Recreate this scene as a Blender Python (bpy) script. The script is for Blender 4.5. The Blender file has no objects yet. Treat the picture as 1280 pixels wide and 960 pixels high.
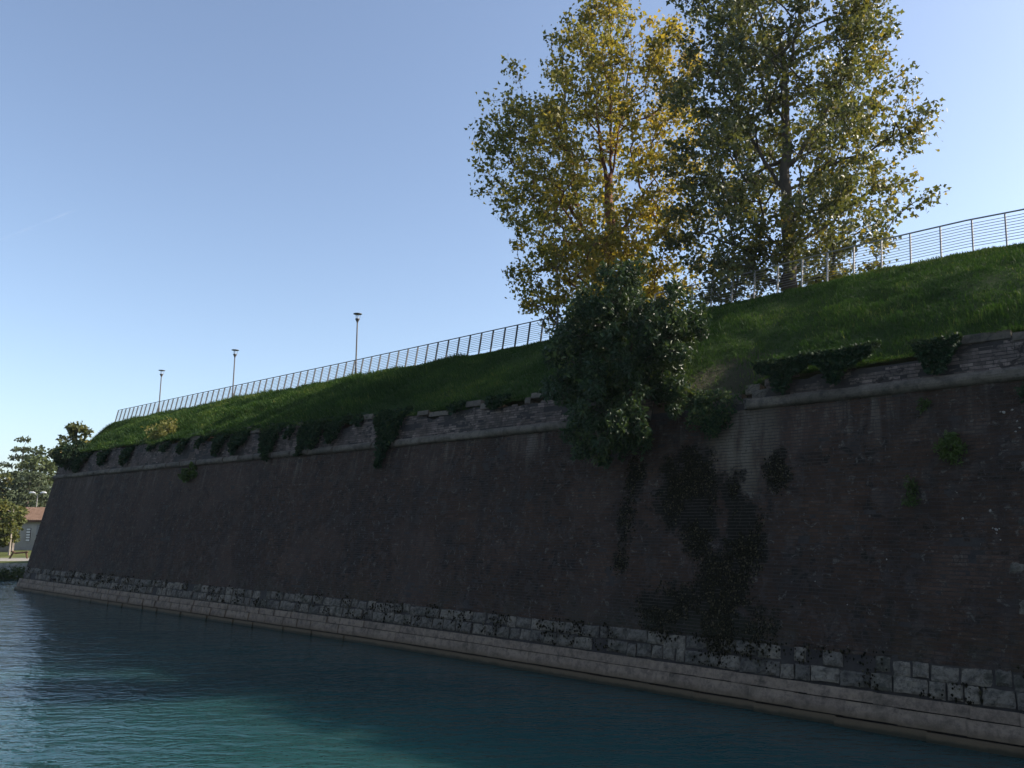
import bpy, bmesh, math, random
import numpy as np
from mathutils import Vector, Matrix, Euler
R = math.radians
rng = np.random.default_rng(7)
random.seed(7)
SC = bpy.context.scene
COL = SC.collection

# ------------------------------------------------------------------ camera, sky, sun, exposure
EYE = 4.5
cam_d = bpy.data.cameras.new('camera')
cam_d.sensor_width = 36.0
cam_d.lens = 28.125
cam_d.clip_start = 0.1
cam_d.clip_end = 30000
cam = bpy.data.objects.new('camera', cam_d)
COL.objects.link(cam)
cam.location = (0, 0, EYE)
cam.rotation_euler = (R(90 + 9.926), 0, 0)
SC.camera = cam

SUN_AZ, SUN_EL = 84.0, 33.8          # degrees clockwise from +Y, degrees above the horizon
world = bpy.data.worlds.new('World')
SC.world = world
world.use_nodes = True
wn = world.node_tree
bg = wn.nodes['Background']
sky = wn.nodes.new('ShaderNodeTexSky')
sky.sky_type = 'NISHITA'
sky.sun_disc = False
sky.sun_elevation = R(SUN_EL)
sky.sun_rotation = R(SUN_AZ)
sky.altitude = 100
sky.air_density = 0.95
sky.dust_density = 1.5
sky.ozone_density = 2.5
hs = wn.nodes.new('ShaderNodeHueSaturation')      # the hazy autumn air is a little greyer than the model's
hs.inputs['Saturation'].default_value = 0.90
tm_ = wn.nodes.new('ShaderNodeMix'); tm_.data_type = 'RGBA'; tm_.blend_type = 'MULTIPLY'
tm_.inputs[0].default_value = 1.0; tm_.inputs[7].default_value = (0.985, 0.98, 0.97, 1)
wn.links.new(sky.outputs[0], hs.inputs['Color']); wn.links.new(hs.outputs[0], tm_.inputs[6])
wn.links.new(tm_.outputs[2], bg.inputs['Color'])
bg.inputs['Strength'].default_value = 0.135

sl = bpy.data.lights.new('sun', 'SUN')
sl.energy = 5.0
sl.angle = R(0.5)
sl.color = (1.0, 0.90, 0.76)
sun = bpy.data.objects.new('sun', sl)
COL.objects.link(sun)
S = Vector((math.cos(R(SUN_EL)) * math.sin(R(SUN_AZ)), math.cos(R(SUN_EL)) * math.cos(R(SUN_AZ)), math.sin(R(SUN_EL))))
sun.rotation_euler = S.to_track_quat('Z', 'Y').to_euler()
sun.location = (60, 10, 60)

SC.view_settings.view_transform = 'Standard'
SC.view_settings.look = 'None'
SC.view_settings.exposure = 0.82
SC.view_settings.gamma = 1.0

# ------------------------------------------------------------------ the frame of the rampart
# t runs along the foot of the wall towards the far corner, o away from the water, z up from the water
PHI = R(47.596)
DV = np.array([-math.sin(PHI), math.cos(PHI), 0.0])
NV = np.array([math.cos(PHI), math.sin(PHI), 0.0])
BAT = 0.2
_WT = np.array([(-30, 18.6), (-20, 18.8), (3.9, 19.25), (9.4, 19.59), (13.2, 19.8), (24, 20.05), (33.7, 19.8), (48, 19.35), (64, 19.2), (140, 19.2)])
_tt = np.linspace(-30, 140, 681)
_ww = np.interp(_tt, _WT[:, 0], _WT[:, 1])
for _ in range(3):
    _ww = np.convolve(np.pad(_ww, 8, mode='edge'), np.ones(17) / 17, 'valid')
def W(t): return np.interp(t, _tt, _ww)
def P(t, o, z):
    """point of the world from rampart coordinates (o measured from the line of sight origin)"""
    t, o, z = np.broadcast_arrays(np.asarray(t, float), np.asarray(o, float), np.asarray(z, float))
    return t[..., None] * DV + o[..., None] * NV + z[..., None] * np.array([0, 0, 1.0])
def PW(t, off, z):
    """point on the battered wall face, off metres behind it (negative = proud of it)"""
    t = np.asarray(t, float); z = np.asarray(z, float)
    return P(t, W(t) + BAT * z + off, z)
T0, T1 = -14.0, 64.0                 # near end (out of frame) and far corner of the wall
DEL = R(20)                          # the wall turns away by this angle at the far corner
D2 = DV * math.cos(DEL) + NV * math.sin(DEL)
N2 = -DV * math.sin(DEL) + NV * math.cos(DEL)

# ------------------------------------------------------------------ helpers
def vnoise(x, y, seed=0):
    """smooth value noise in 0..1"""
    x = np.asarray(x, float); y = np.asarray(y, float)
    xi = np.floor(x).astype(np.int64); yi = np.floor(y).astype(np.int64)
    fx = x - xi; fy = y - yi
    fx = fx * fx * (3 - 2 * fx); fy = fy * fy * (3 - 2 * fy)
    def h(a, b):
        v = (a * 374761393 + b * 668265263 + seed * 974711) & 0x7fffffff
        v = ((v ^ (v >> 13)) * 1274126177) & 0x7fffffff
        return ((v ^ (v >> 16)) & 0xffff) / 65535.0
    return (h(xi, yi) * (1 - fx) + h(xi + 1, yi) * fx) * (1 - fy) + (h(xi, yi + 1) * (1 - fx) + h(xi + 1, yi + 1) * fx) * fy
def fbm(x, y, seed=0, n=4):
    a, s, tot = 1.0, 0.0, 0.0
    for k in range(n):
        s = s + a * vnoise(np.asarray(x) * 2 ** k, np.asarray(y) * 2 ** k, seed + k * 17); tot += a; a *= .5
    return s / tot

def thing(name, label, cat, loc=(0, 0, 0), group=None, rz=0):
    o = bpy.data.objects.new(name, None)
    o.empty_display_size = 0.3
    COL.objects.link(o)
    o.location = loc
    o.rotation_euler = (0, 0, rz)
    tag(o, label, cat, group)
    return o
def tag(o, label=None, cat=None, group=None, kind=None):
    if label: o['label'] = label
    if cat: o['category'] = cat
    if group: o['group'] = group
    if kind: o['kind'] = kind
    return o
def wloc(o):
    v = Vector((0, 0, 0))
    while o is not None:
        v = v + o.location; o = o.parent
    return np.array(v)
def mesh_np(name, V, F, mat, tint=None, smooth=False):
    """mesh from numpy vertices and one or several arrays of faces"""
    V = np.asarray(V, np.float32).reshape(-1, 3)
    Fs = F if isinstance(F, list) else [F]
    Fs = [np.asarray(f, np.int32) for f in Fs if len(f)]
    me = bpy.data.meshes.new(name)
    me.vertices.add(len(V)); me.vertices.foreach_set('co', V.ravel())
    idx = np.concatenate([f.ravel() for f in Fs])
    cnt = np.concatenate([np.full(len(f), f.shape[1], np.int32) for f in Fs])
    me.loops.add(len(idx)); me.loops.foreach_set('vertex_index', idx)
    me.polygons.add(len(cnt))
    st = np.zeros(len(cnt), np.int32); st[1:] = np.cumsum(cnt)[:-1]
    me.polygons.foreach_set('loop_start', st)
    me.polygons.foreach_set('loop_total', cnt)
    me.polygons.foreach_set('use_smooth', np.full(len(cnt), bool(smooth)))
    if tint is not None:
        a = me.attributes.new('tint', 'FLOAT', 'POINT')
        a.data.foreach_set('value', np.asarray(tint, np.float32))
    me.update(calc_edges=True)
    me.materials.append(mat)
    return me
def build(name, V, F, mat, parent=None, tint=None, smooth=False, loc=None):
    """world-space vertices -> object (origin at parent, or at loc)"""
    base = wloc(parent) if parent is not None else np.zeros(3)
    org = np.array(loc, float) if loc is not None else base
    me = mesh_np(name, np.asarray(V) - org, F, mat, tint, smooth)
    o = bpy.data.objects.new(name, me)
    COL.objects.link(o)
    if parent is not None: o.parent = parent
    o.location = org - base
    return o
def inst(name, me, parent, M, ):
    """object sharing mesh me placed by world matrix M under parent (parents are never rotated)"""
    o = bpy.data.objects.new(name, me)
    COL.objects.link(o)
    if parent is not None:
        o.parent = parent
        M = Matrix.Translation(-Vector(wloc(parent))) @ M
    o.matrix_basis = M
    return o

BOXF = np.array([(0, 3, 2, 1), (4, 5, 6, 7), (0, 1, 5, 4), (1, 2, 6, 5), (2, 3, 7, 6), (3, 0, 4, 7)])
def boxv(x0, x1, y0, y1, z0, z1):
    return np.array([(x0, y0, z0), (x1, y0, z0), (x1, y1, z0), (x0, y1, z0), (x0, y0, z1), (x1, y0, z1), (x1, y1, z1), (x0, y1, z1)], float)
class MB:
    def __init__(s): s.V = []; s.F = {}; s.n = 0
    def add(s, V, F):
        V = np.asarray(V, float); F = np.asarray(F)
        s.F.setdefault(F.shape[1], []).append(F + s.n); s.V.append(V); s.n += len(V)
    def box(s, *a): s.add(boxv(*a), BOXF)
    def tube(s, pts, rad, k=8, cap=True):
        pts = np.asarray(pts, float); n = len(pts)
        rad = np.broadcast_to(np.asarray(rad, float), (n,))
        tan = np.gradient(pts, axis=0); tan /= np.linalg.norm(tan, axis=1)[:, None] + 1e-9
        ref = np.array([0, 0, 1.0]) if abs(tan[0, 2]) < .9 else np.array([1.0, 0, 0])
        rings = []
        for i in range(n):
            u = np.cross(tan[i], ref); u /= np.linalg.norm(u) + 1e-9
            v = np.cross(tan[i], u); ref2 = np.cross(u, tan[i]); ref = ref2
            a = np.arange(k) / k * 2 * np.pi
            rings.append(pts[i] + rad[i] * (np.cos(a)[:, None] * u + np.sin(a)[:, None] * v))
        V = np.concatenate(rings); F = []
        for i in range(n - 1):
            for j in range(k):
                F.append((i * k + j, i * k + (j + 1) % k, (i + 1) * k + (j + 1) % k, (i + 1) * k + j))
        s.add(V, np.array(F))
        if cap:
            s.add(np.concatenate([rings[0], rings[-1]]), np.array([tuple(range(k))[::-1], tuple(range(k, 2 * k))]))
    def obj(s, name, mat, parent=None, smooth=False, loc=None, tint=None):
        V = np.concatenate(s.V)
        t = None if tint is None else np.full(len(V), tint)
        return build(name, V, [np.concatenate(f) for f in s.F.values()], mat, parent, t, smooth, loc)

# ------------------------------------------------------------------ materials
class NT:
    def __init__(s, name):
        s.m = bpy.data.materials.new(name); s.m.use_nodes = True
        s.t = s.m.node_tree; s.n = s.t.nodes; s.l = s.t.links
        s.b = s.n['Principled BSDF']; s.out = s.n['Material Output']
    def new(s, typ, **k):
        nd = s.n.new(typ)
        for a, v in k.items(): setattr(nd, a, v)
        return nd
    def link(s, a, b): s.l.new(a, b)
    def setin(s, nd, i, v):
        if isinstance(v, (int, float, tuple, list)): nd.inputs[i].default_value = v
        else: s.l.new(v, nd.inputs[i])
    def math(s, op, a, b=0.0, c=None, clamp=False):
        nd = s.new('ShaderNodeMath', operation=op, use_clamp=clamp)
        s.setin(nd, 0, a); s.setin(nd, 1, b)
        if c is not None: s.setin(nd, 2, c)
        return nd.outputs[0]
    def mix(s, f, a, b, mode='MIX'):
        nd = s.new('ShaderNodeMix', data_type='RGBA', blend_type=mode)
        s.setin(nd, 0, f)
        for i, v in ((6, a), (7, b)):
            if isinstance(v, tuple) and len(v) == 3: v = v + (1,)
            s.setin(nd, i, v)
        return nd.outputs[2]
    def noise(s, vec, scale, detail=4, rough=.55, dist=0.0):
        nd = s.new('ShaderNodeTexNoise')
        if vec is not None: s.link(vec, nd.inputs['Vector'])
        nd.inputs['Scale'].default_value = scale; nd.inputs['Detail'].default_value = detail
        nd.inputs['Roughness'].default_value = rough; nd.inputs['Distortion'].default_value = dist
        return nd.outputs[0]
    def ramp(s, f, pts):
        nd = s.new('ShaderNodeValToRGB'); e = nd.color_ramp.elements
        while len(e) < len(pts): e.new(.5)
        for q, (p, c) in zip(e, pts):
            q.position = p
            q.color = (c, c, c, 1) if isinstance(c, (int, float)) else tuple(c) + (1,)
        s.setin(nd, 0, f)
        return nd.outputs[0]
    def step(s, f, a, b):
        nd = s.new('ShaderNodeMapRange', interpolation_type='SMOOTHSTEP')
        s.setin(nd, 0, f); nd.inputs[1].default_value = a; nd.inputs[2].default_value = b
        return nd.outputs[0]
    def pos(s): return s.new('ShaderNodeNewGeometry').outputs['Position']
    def scale(s, vec, v):
        nd = s.new('ShaderNodeVectorMath', operation='MULTIPLY'); s.link(vec, nd.inputs[0]); nd.inputs[1].default_value = v
        return nd.outputs[0]
    def bump(s, h, strength=.5, dist=.02):
        nd = s.new('ShaderNodeBump'); nd.inputs['Strength'].default_value = strength; nd.inputs['Distance'].default_value = dist
        s.link(h, nd.inputs['Height']); s.link(nd.outputs[0], s.b.inputs['Normal'])
    def tint(s): return s.new('ShaderNodeAttribute', attribute_name='tint').outputs['Fac']
    def set(s, **k):
        for a, v in k.items():
            i = s.b.inputs[a.replace('_', ' ')]
            if isinstance(v, tuple) and len(v) == 3: v = v + (1,)
            if isinstance(v, (int, float, tuple)): i.default_value = v
            else: s.l.new(v, i)
        return s

def wall_coords(m):
    """(t, z) of the rampart in a shader, plus the combined vector"""
    p = m.pos()
    dt = m.new('ShaderNodeVectorMath', operation='DOT_PRODUCT'); m.link(p, dt.inputs[0]); dt.inputs[1].default_value = tuple(DV)
    sx = m.new('ShaderNodeSeparateXYZ'); m.link(p, sx.inputs[0])
    cb = m.new('ShaderNodeCombineXYZ'); m.link(dt.outputs['Value'], cb.inputs[0]); m.link(sx.outputs[2], cb.inputs[1])
    return dt.outputs['Value'], sx.outputs[2], cb.outputs[0]
def ell(m, t, z, t0, z0, a, b):
    """soft ellipse 1 at its centre, 0 outside"""
    u = m.math('DIVIDE', m.math('SUBTRACT', t, t0), a); v = m.math('DIVIDE', m.math('SUBTRACT', z, z0), b)
    r2 = m.math('ADD', m.math('MULTIPLY', u, u), m.math('MULTIPLY', v, v))
    return m.math('SUBTRACT', 1.0, m.math('MINIMUM', r2, 1.0))

# regions of wet black growth on the wall: (t, z, half width, half height)
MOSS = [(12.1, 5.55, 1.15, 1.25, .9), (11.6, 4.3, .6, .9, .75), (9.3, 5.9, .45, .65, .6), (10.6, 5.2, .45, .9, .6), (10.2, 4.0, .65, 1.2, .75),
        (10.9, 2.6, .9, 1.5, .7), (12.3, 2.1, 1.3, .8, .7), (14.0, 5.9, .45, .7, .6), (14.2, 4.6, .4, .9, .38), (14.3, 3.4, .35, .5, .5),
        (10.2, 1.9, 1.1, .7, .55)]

def mat_brick(name, c0, c1, dark=1.0):
    m = NT(name); t, z, tz = wall_coords(m); p = m.pos()
    base = m.ramp(m.tint(), [(0, tuple(.8 * q for q in c0)), (.35, c0), (.75, c1), (1, tuple(1.25 * q for q in c1))])
    # large uneven weathering
    w1 = m.step(m.noise(tz, .35, 5, .6), .33, .68)
    base = m.mix(m.math('MULTIPLY', w1, .55), base, m.mix(1.0, base, (.55, .55, .62), 'MULTIPLY'))
    # grey render and lime left in patches
    w2 = m.step(m.noise(tz, 2.0, 7, .7, .8), .50, .60)
    base = m.mix(m.math('MULTIPLY', w2, .6), base, (.070, .056, .049))
    # black biofilm: broad cloudy areas, vertical seepage and small pits
    w3 = m.step(m.noise(tz, .8, 9, .7, .6), .46, .68)
    base = m.mix(m.math('MULTIPLY', w3, .65), base, (.020, .018, .017))
    sv = m.step(m.noise(m.scale(tz, (1.3, .12, 1)), 1.0, 6, .65), .50, .66)
    base = m.mix(m.math('MULTIPLY', sv, .5), base, (.018, .016, .015))
    pit = m.step(m.noise(tz, 3.0, 6, .66, .6), .52, .60)
    base = m.mix(m.math('MULTIPLY', m.math('MULTIPLY', pit, m.step(m.noise(tz, .5, 4, .6), .38, .55)), .8), base, (.014, .012, .011))
    lich = m.step(m.noise(tz, 5.0, 5, .65, .8), .58, .66)
    base = m.mix(m.math('MULTIPLY', lich, .6), base, (.12, .108, .095))
    # warmer rebuilt patches
    rb = m.step(m.noise(tz, .22, 3, .5), .54, .60)
    base = m.mix(m.math('MULTIPLY', rb, .35), base, (.085, .055, .042))
    # pale run-off streaks below the string course
    st = m.math('ADD', m.math('MULTIPLY', m.noise(m.scale(tz, (1.9, .22, 1)), 1.0, 9, .75, .4), .7), m.math('MULTIPLY', m.noise(tz, .45, 4, .6), .3))
    low = m.math('MULTIPLY', m.step(z, 5.9, 7.7), m.step(z, 7.9, 7.8))
    base = m.mix(m.math('MULTIPLY', m.math('MULTIPLY', m.step(st, .50, .64), low), .62), base, (0.1573, 0.1326, 0.111))
    # pale wash under the broken edge
    pw = m.math('MULTIPLY', ell(m, t, z, 10.4, 6.9, 1.3, 2.0), m.step(m.noise(m.scale(tz, (2.5, .5, 1)), 1.0, 5, .6), .3, .6))
    base = m.mix(m.math('MULTIPLY', pw, .75), base, (0.1573, 0.136, 0.102))
    # wet black stain below the bush
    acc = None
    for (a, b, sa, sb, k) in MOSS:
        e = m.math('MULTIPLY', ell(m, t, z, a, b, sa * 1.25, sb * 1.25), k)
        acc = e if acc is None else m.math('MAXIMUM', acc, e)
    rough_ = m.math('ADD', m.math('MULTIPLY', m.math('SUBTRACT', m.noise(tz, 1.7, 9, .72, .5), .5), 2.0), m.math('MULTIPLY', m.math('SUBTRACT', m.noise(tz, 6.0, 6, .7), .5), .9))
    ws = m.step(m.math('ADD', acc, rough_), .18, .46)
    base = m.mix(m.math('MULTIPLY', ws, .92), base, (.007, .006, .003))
    # green film near the foot
    gf = m.math('MULTIPLY', m.step(z, 3.2, 1.2), m.step(m.noise(tz, .9, 6, .6), .42, .62))
    base = m.mix(m.math('MULTIPLY', gf, .35), base, (0.0315, 0.0357, 0.021))
    m.set(Base_Color=base, Roughness=.92, Specular_IOR_Level=.25)
    m.bump(m.math('ADD', m.noise(p, 24, 6, .7), m.math('MULTIPLY', m.noise(tz, 3.0, 8, .75), 3.0)), .9, .022)
    return m.m
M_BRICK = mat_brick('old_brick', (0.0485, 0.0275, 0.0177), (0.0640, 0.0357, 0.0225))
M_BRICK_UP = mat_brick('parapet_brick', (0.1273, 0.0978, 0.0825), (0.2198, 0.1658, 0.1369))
def mat_mortar():
    m = NT('mortar'); t, z, tz = wall_coords(m)
    n = m.noise(tz, 3, 6, .65)
    m.set(Base_Color=m.ramp(n, [(.3, (0.0166, 0.0136, 0.0135)), (.7, (0.0407, 0.034, 0.0285))]), Roughness=.95)
    m.bump(m.noise(m.pos(), 18, 5, .7), .9, .03)
    return m.m
M_MORTAR = mat_mortar()
def mat_stone(name, ca, cb, moss=.5, wet=False):
    m = NT(name); t, z, tz = wall_coords(m); p = m.pos()
    base = m.ramp(m.tint(), [(0, ca), (1, cb)])
    n0 = m.noise(p, 9, 9, .75, .5)
    base = m.mix(m.math('MULTIPLY', m.step(n0, .47, .60), .8 if moss > .6 else .3), base, m.mix(1.0, base, (.36, .36, .37), 'MULTIPLY'))
    n1 = m.noise(p, 4, 8, .7); n2 = m.noise(p, 1.4, 6, .65)
    base = m.mix(m.step(n1, .42, .7), base, m.mix(1.0, base, (.45, .46, .5), 'MULTIPLY'))
    base = m.mix(m.math('MULTIPLY', m.step(n2, .5, .68), moss), base, (0.0204, 0.0221, 0.0135))
    if wet:
        lv = m.math('ADD', z, m.math('MULTIPLY', m.math('SUBTRACT', m.noise(tz, 2.5, 4, .6), .5), .12))
        base = m.mix(m.math('MULTIPLY', m.step(lv, .42, .16), .85), base, (0.0833, 0.0578, 0.033))
        base = m.mix(m.step(lv, .13, .03), base, (0.0222, 0.0204, 0.0105))
    m.set(Base_Color=base, Roughness=.85, Specular_IOR_Level=.3)
    m.bump(m.noise(p, 14, 8, .72), .8, .025)
    return m.m
M_ASHLAR = mat_stone('ashlar_limestone', (0.1530, 0.1118, 0.0822), (0.2050, 0.1507, 0.1089), .35, True)
M_RUBBLE = mat_stone('rubble_limestone', (0.0824, 0.0719, 0.0596), (0.1739, 0.1454, 0.1117), .7)
M_CORDON = mat_stone('cordon_limestone', (0.0910, 0.0736, 0.0567), (0.1442, 0.1163, 0.0892), .35)
M_FOOT = mat_stone('wet_footing_stone', (0.0629, 0.0493, 0.03), (0.0888, 0.068, 0.042), .3, True)
M_CHIP = mat_stone('white_chip', (0.2775, 0.2550, 0.2250), (0.3552, 0.3162, 0.2700), 0)

def mat_leaf(name, pts, trans=.4, rough=.45, spec=.4, tcol=(1.25, 1.15, .55)):
    m = NT(name)
    base = m.ramp(m.tint(), pts)
    m.set(Base_Color=base, Roughness=rough, Specular_IOR_Level=spec)
    tr = m.new('ShaderNodeBsdfTranslucent'); m.link(m.mix(1.0, base, tcol, 'MULTIPLY'), tr.inputs['Color'])
    mx = m.new('ShaderNodeMixShader'); mx.inputs[0].default_value = trans
    m.link(m.b.outputs[0], mx.inputs[1]); m.link(tr.outputs[0], mx.inputs[2]); m.link(mx.outputs[0], m.out.inputs['Surface'])
    return m.m
M_YLEAF = mat_leaf('autumn_plane_leaf', [(0, (0.0544, 0.0705, 0.0283)), (.35, (0.1224, 0.1258, 0.0353)), (.65, (0.2232, 0.1930, 0.0416)), (1, (0.3663, 0.2651, 0.0495))], .5, .5, .3, (1.25, 1.2, .55))
M_DLEAF = mat_leaf('green_plane_leaf', [(0, (0.0420, 0.0567, 0.0297)), (.45, (0.0840, 0.0999, 0.0392)), (.8, (0.1463, 0.1488, 0.0436)), (1, (0.3192, 0.2437, 0.0513))], .42)
M_BUSH = mat_leaf('glossy_bush_leaf', [(0, (0.0192, 0.0360, 0.0216)), (.6, (0.0336, 0.0624, 0.0288)), (1, (0.0960, 0.1320, 0.0432))], .3, .45, .28)
M_IVY = mat_leaf('ivy_leaf', [(0, (0.0146, 0.0291, 0.0187)), (.7, (0.0270, 0.0520, 0.0250)), (1, (0.0624, 0.0874, 0.0333))], .25, .7, .12)
M_WEED = mat_leaf('weed_leaf', [(0, (0.04, 0.0672, 0.016)), (1, (0.088, 0.136, 0.0288))], .4, .5, .3)
M_YWEED = mat_leaf('yellowing_leaf', [(0, (0.096, 0.112, 0.032)), (1, (0.224, 0.208, 0.064))], .4, .5, .3)
M_GRASS = mat_leaf('grass_blade', [(0, (0.0188, 0.0422, 0.0142)), (.5, (0.0375, 0.0747, 0.0199)), (.85, (0.0782, 0.1219, 0.0284)), (1, (0.1720, 0.1707, 0.0569))], .24, .7, .12, (1.0, 1.2, .55))
M_CEDAR = mat_leaf('cedar_needles', [(0, (0.0438, 0.0613, 0.0372)), (1, (0.0985, 0.1225, 0.0657))], .2, .7, .2)
M_FARLEAF = mat_leaf('broadleaf_far', [(0, (0.0549, 0.0705, 0.0274)), (.6, (0.1077, 0.1234, 0.0392)), (1, (0.2350, 0.1958, 0.0588))], .35, .6, .2)
M_FARDARK = mat_leaf('broadleaf_dark', [(0, (0.0394, 0.0569, 0.0284)), (1, (0.0985, 0.1225, 0.0438))], .3, .6, .2)
M_MOSS = mat_leaf('black_moss', [(0, (.007, .006, .003)), (.7, (.016, .014, .0065)), (.9, (.04, .035, .018)), (1, (.09, .078, .05))], .05, .9, .1)

def mat_bark(name, a, b):
    m = NT(name); p = m.pos()
    n = m.noise(m.scale(p, (1, 1, .35)), 5, 6, .65)
    m.set(Base_Color=m.ramp(n, [(.3, a), (.7, b)]), Roughness=.9)
    m.bump(n, .6, .03); return m.m
M_BARK_RED = mat_bark('reddish_bark', (0.0925, 0.0357, 0.0195), (0.185, 0.0765, 0.0405))
M_BARK = mat_bark('grey_brown_bark', (0.0407, 0.0306, 0.024), (0.1018, 0.0782, 0.057))
def mat_plain(name, c, rough=.6, metal=0.0, var=.25, sc=6):
    m = NT(name); n = m.noise(m.pos(), sc, 5, .6)
    m.set(Base_Color=m.mix(n, tuple(q * (1 - var) for q in c), tuple(q * (1 + var) for q in c)), Roughness=rough, Metallic=metal)
    return m.m
M_STEEL = mat_plain('galvanised_steel', (0.2405, 0.2295, 0.2175), .5, .35, .2, 3)
M_LAMP = mat_plain('lamp_grey_paint', (0.111, 0.102, 0.102), .5, .2)
def mat_glass():
    m = NT('lamp_glass'); m.set(Base_Color=(.85, .88, .9), Roughness=.15, Transmission_Weight=.85, IOR=1.2); return m.m
M_GLASS = mat_glass()

def mat_water():
    m = NT('river_water'); p = m.pos()
    body = m.noise(m.scale(p, (.05, .09, 1)), 1.0, 3, .5)
    col = m.ramp(body, [(.3, (.009, .038, .042)), (.7, (.018, .066, .064))])
    m.set(Base_Color=col, Roughness=.05, IOR=1.333, Specular_IOR_Level=.5, Subsurface_Weight=1.0, Subsurface_Scale=1.5)
    m.b.subsurface_method = 'BURLEY'
    m.b.inputs['Subsurface Radius'].default_value = (.8, 2.2, 2.2)
    h1 = m.noise(m.scale(p, (.8, 1.5, 1)), 1.0, 3, .55, .3)
    h2 = m.noise(m.scale(p, (2.6, 4.6, 1)), 1.0, 3, .55, .4)
    h3 = m.noise(m.scale(p, (.14, .25, 1)), 1.0, 2, .5)
    h = m.math('ADD', m.math('MULTIPLY', h1, .55), m.math('ADD', m.math('MULTIPLY', h2, .22), m.math('MULTIPLY', h3, .9)))
    m.bump(h, 1.0, .13)
    return m.m
M_WATER = mat_water()
def mat_hill():
    m = NT('hill_turf'); t, z, tz = wall_coords(m); p = m.pos()
    n = m.noise(p, 1.2, 6, .6)
    c = m.ramp(n, [(.25, (0.0204, 0.0357, 0.012)), (.6, (0.0407, 0.0646, 0.018)), (.85, (0.0703, 0.0816, 0.024))])
    e = m.step(m.math('ADD', ell(m, t, z, 11.3, 8.9, 2.0, 1.5), m.math('MULTIPLY', m.math('SUBTRACT', m.noise(p, 1.5, 6, .65), .5), .8)), .25, .6)
    c = m.mix(m.math('MULTIPLY', e, .8), c, (0.0648, 0.0561, 0.0405))
    m.set(Base_Color=c, Roughness=.95, Specular_IOR_Level=.1)
    m.bump(m.noise(p, 7, 6, .7), 1.0, .12); return m.m
M_HILL = mat_hill()
def mat_ground(name, a, b, sc=1.0):
    m = NT(name); p = m.pos()
    m.set(Base_Color=m.ramp(m.noise(p, sc, 6, .65), [(.3, a), (.7, b)]), Roughness=.95, Specular_IOR_Level=.15)
    m.bump(m.noise(p, 6 * sc, 5, .7), .6, .05); return m.m
M_LAWN = mat_ground('far_lawn', (0.045, 0.063, 0.0195), (0.105, 0.1125, 0.036), .4)
M_PATH = mat_ground('pale_path', (0.225, 0.21, 0.18), (0.3, 0.285, 0.255), .8)
M_BANKST = mat_ground('bank_stone', (0.195, 0.18, 0.1425), (0.36, 0.33, 0.285), 1.5)
M_OLDWALL = mat_ground('grey_rough_wall', (0.1237, 0.1057, 0.0945), (0.2250, 0.2025, 0.1845), 1.2)
M_PLASTER = mat_ground('grey_plaster', (0.3098, 0.3029, 0.2823), (0.4475, 0.4302, 0.4027), .7)
M_TILE = mat_ground('terracotta', (.10, .062, .045), (.17, .115, .088), 2.0)
M_DARKWOOD = mat_ground('dark_wood', (0.06, 0.0375, 0.024), (0.135, 0.0825, 0.0525), 2.5)
M_WHITE = mat_plain('white_paint', (.75, .75, .74), .6, 0, .04)
M_DARKPANE = mat_plain('dark_pane', (0.0555, 0.0544, 0.054), .2, 0, .2)
M_RED = mat_plain('red_cloth', (.50, .055, .035), .8, 0, .15)

# ------------------------------------------------------------------ water
def sheet(xs, ys, zf):
    X, Y = np.meshgrid(xs, ys); Z = zf(X, Y)
    V = np.stack([X, Y, Z], -1).reshape(-1, 3); nx, ny = len(xs), len(ys)
    i = np.arange(ny - 1)[:, None] * nx + np.arange(nx - 1)[None]
    F = np.stack([i, i + 1, i + nx + 1, i + nx], -1).reshape(-1, 4)
    return V, F
V, F = sheet(np.array([-700, -300, -60, 0, 60, 400.]), np.array([-400, -60, 0, 40, 80, 150, 300.]), lambda X, Y: X * 0)
tag(build('river_water', V, F, M_WATER), 'teal river water rippling along the foot of the brick rampart', 'water', kind='structure')

# ------------------------------------------------------------------ the hill on top of the rampart
_FT = np.array([(-40, 13.7), (4.4, 13.72), (6.2, 13.79), (10.35, 13.77), (14.3, 13.66), (25, 13.61), (40.7, 13.67), (77, 13.95), (140, 13.95)])
def crest_z(t): return np.interp(t, _FT[:, 0], _FT[:, 1])
def edge_z(t): return 8.75 + .45 * np.clip((np.asarray(t) - 24) / 24, 0, 1) - .22 * np.exp(-((np.asarray(t) - 7.4) / 2.2) ** 4) + .2 * vnoise(np.asarray(t) * .5, 3.3) + np.clip((np.asarray(t) - 5) / 20, 0, 1) * .2 - .75 * np.exp(-((np.asarray(t) - 11.3) / 1.5) ** 2)
def edge_o(t):
    """o of the wall's top edge at t (turning away past the far corner)"""
    t = np.asarray(t, float)
    return W(t) + BAT * 9.0 + .35 + np.clip(t - T1, 0, None) * math.tan(DEL)
CREST = 29.7
def hill_z(t, o):
    t = np.asarray(t, float); o = np.asarray(o, float)
    eo = edge_o(t)
    wdt = np.maximum(CREST - eo, 3.6)
    u = np.clip((o - eo) / wdt, 0, 1)
    g = u * (1 + .28 * (1 - u))
    z = edge_z(t) + (crest_z(t) - .2 - edge_z(t)) * g
    z = z + (fbm(t * .45, o * .45, 5) - .5) * .5 * np.sin(np.pi * np.clip(u, 0, 1)) ** .7 * (1 - .8 * np.clip(u, 0, 1) ** 2) + (fbm(t * 1.6, o * 1.6, 9) - .5) * .22 * (1 - .7 * np.clip(u, 0, 1)) * (u < .97)
    return z
T2 = 82.0                            # the hill and its wall end here, out of sight behind the corner
ts = np.concatenate([np.arange(-40, -2, 2.0), np.arange(-2, T2 - .2, .4), [T2]])
us = np.concatenate([np.linspace(0, 1, 30), [1.15, 1.5, 2.2, 4, 8, 14]])
TT, UU = np.meshgrid(ts, us, indexing='ij')
EO = edge_o(TT)
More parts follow.
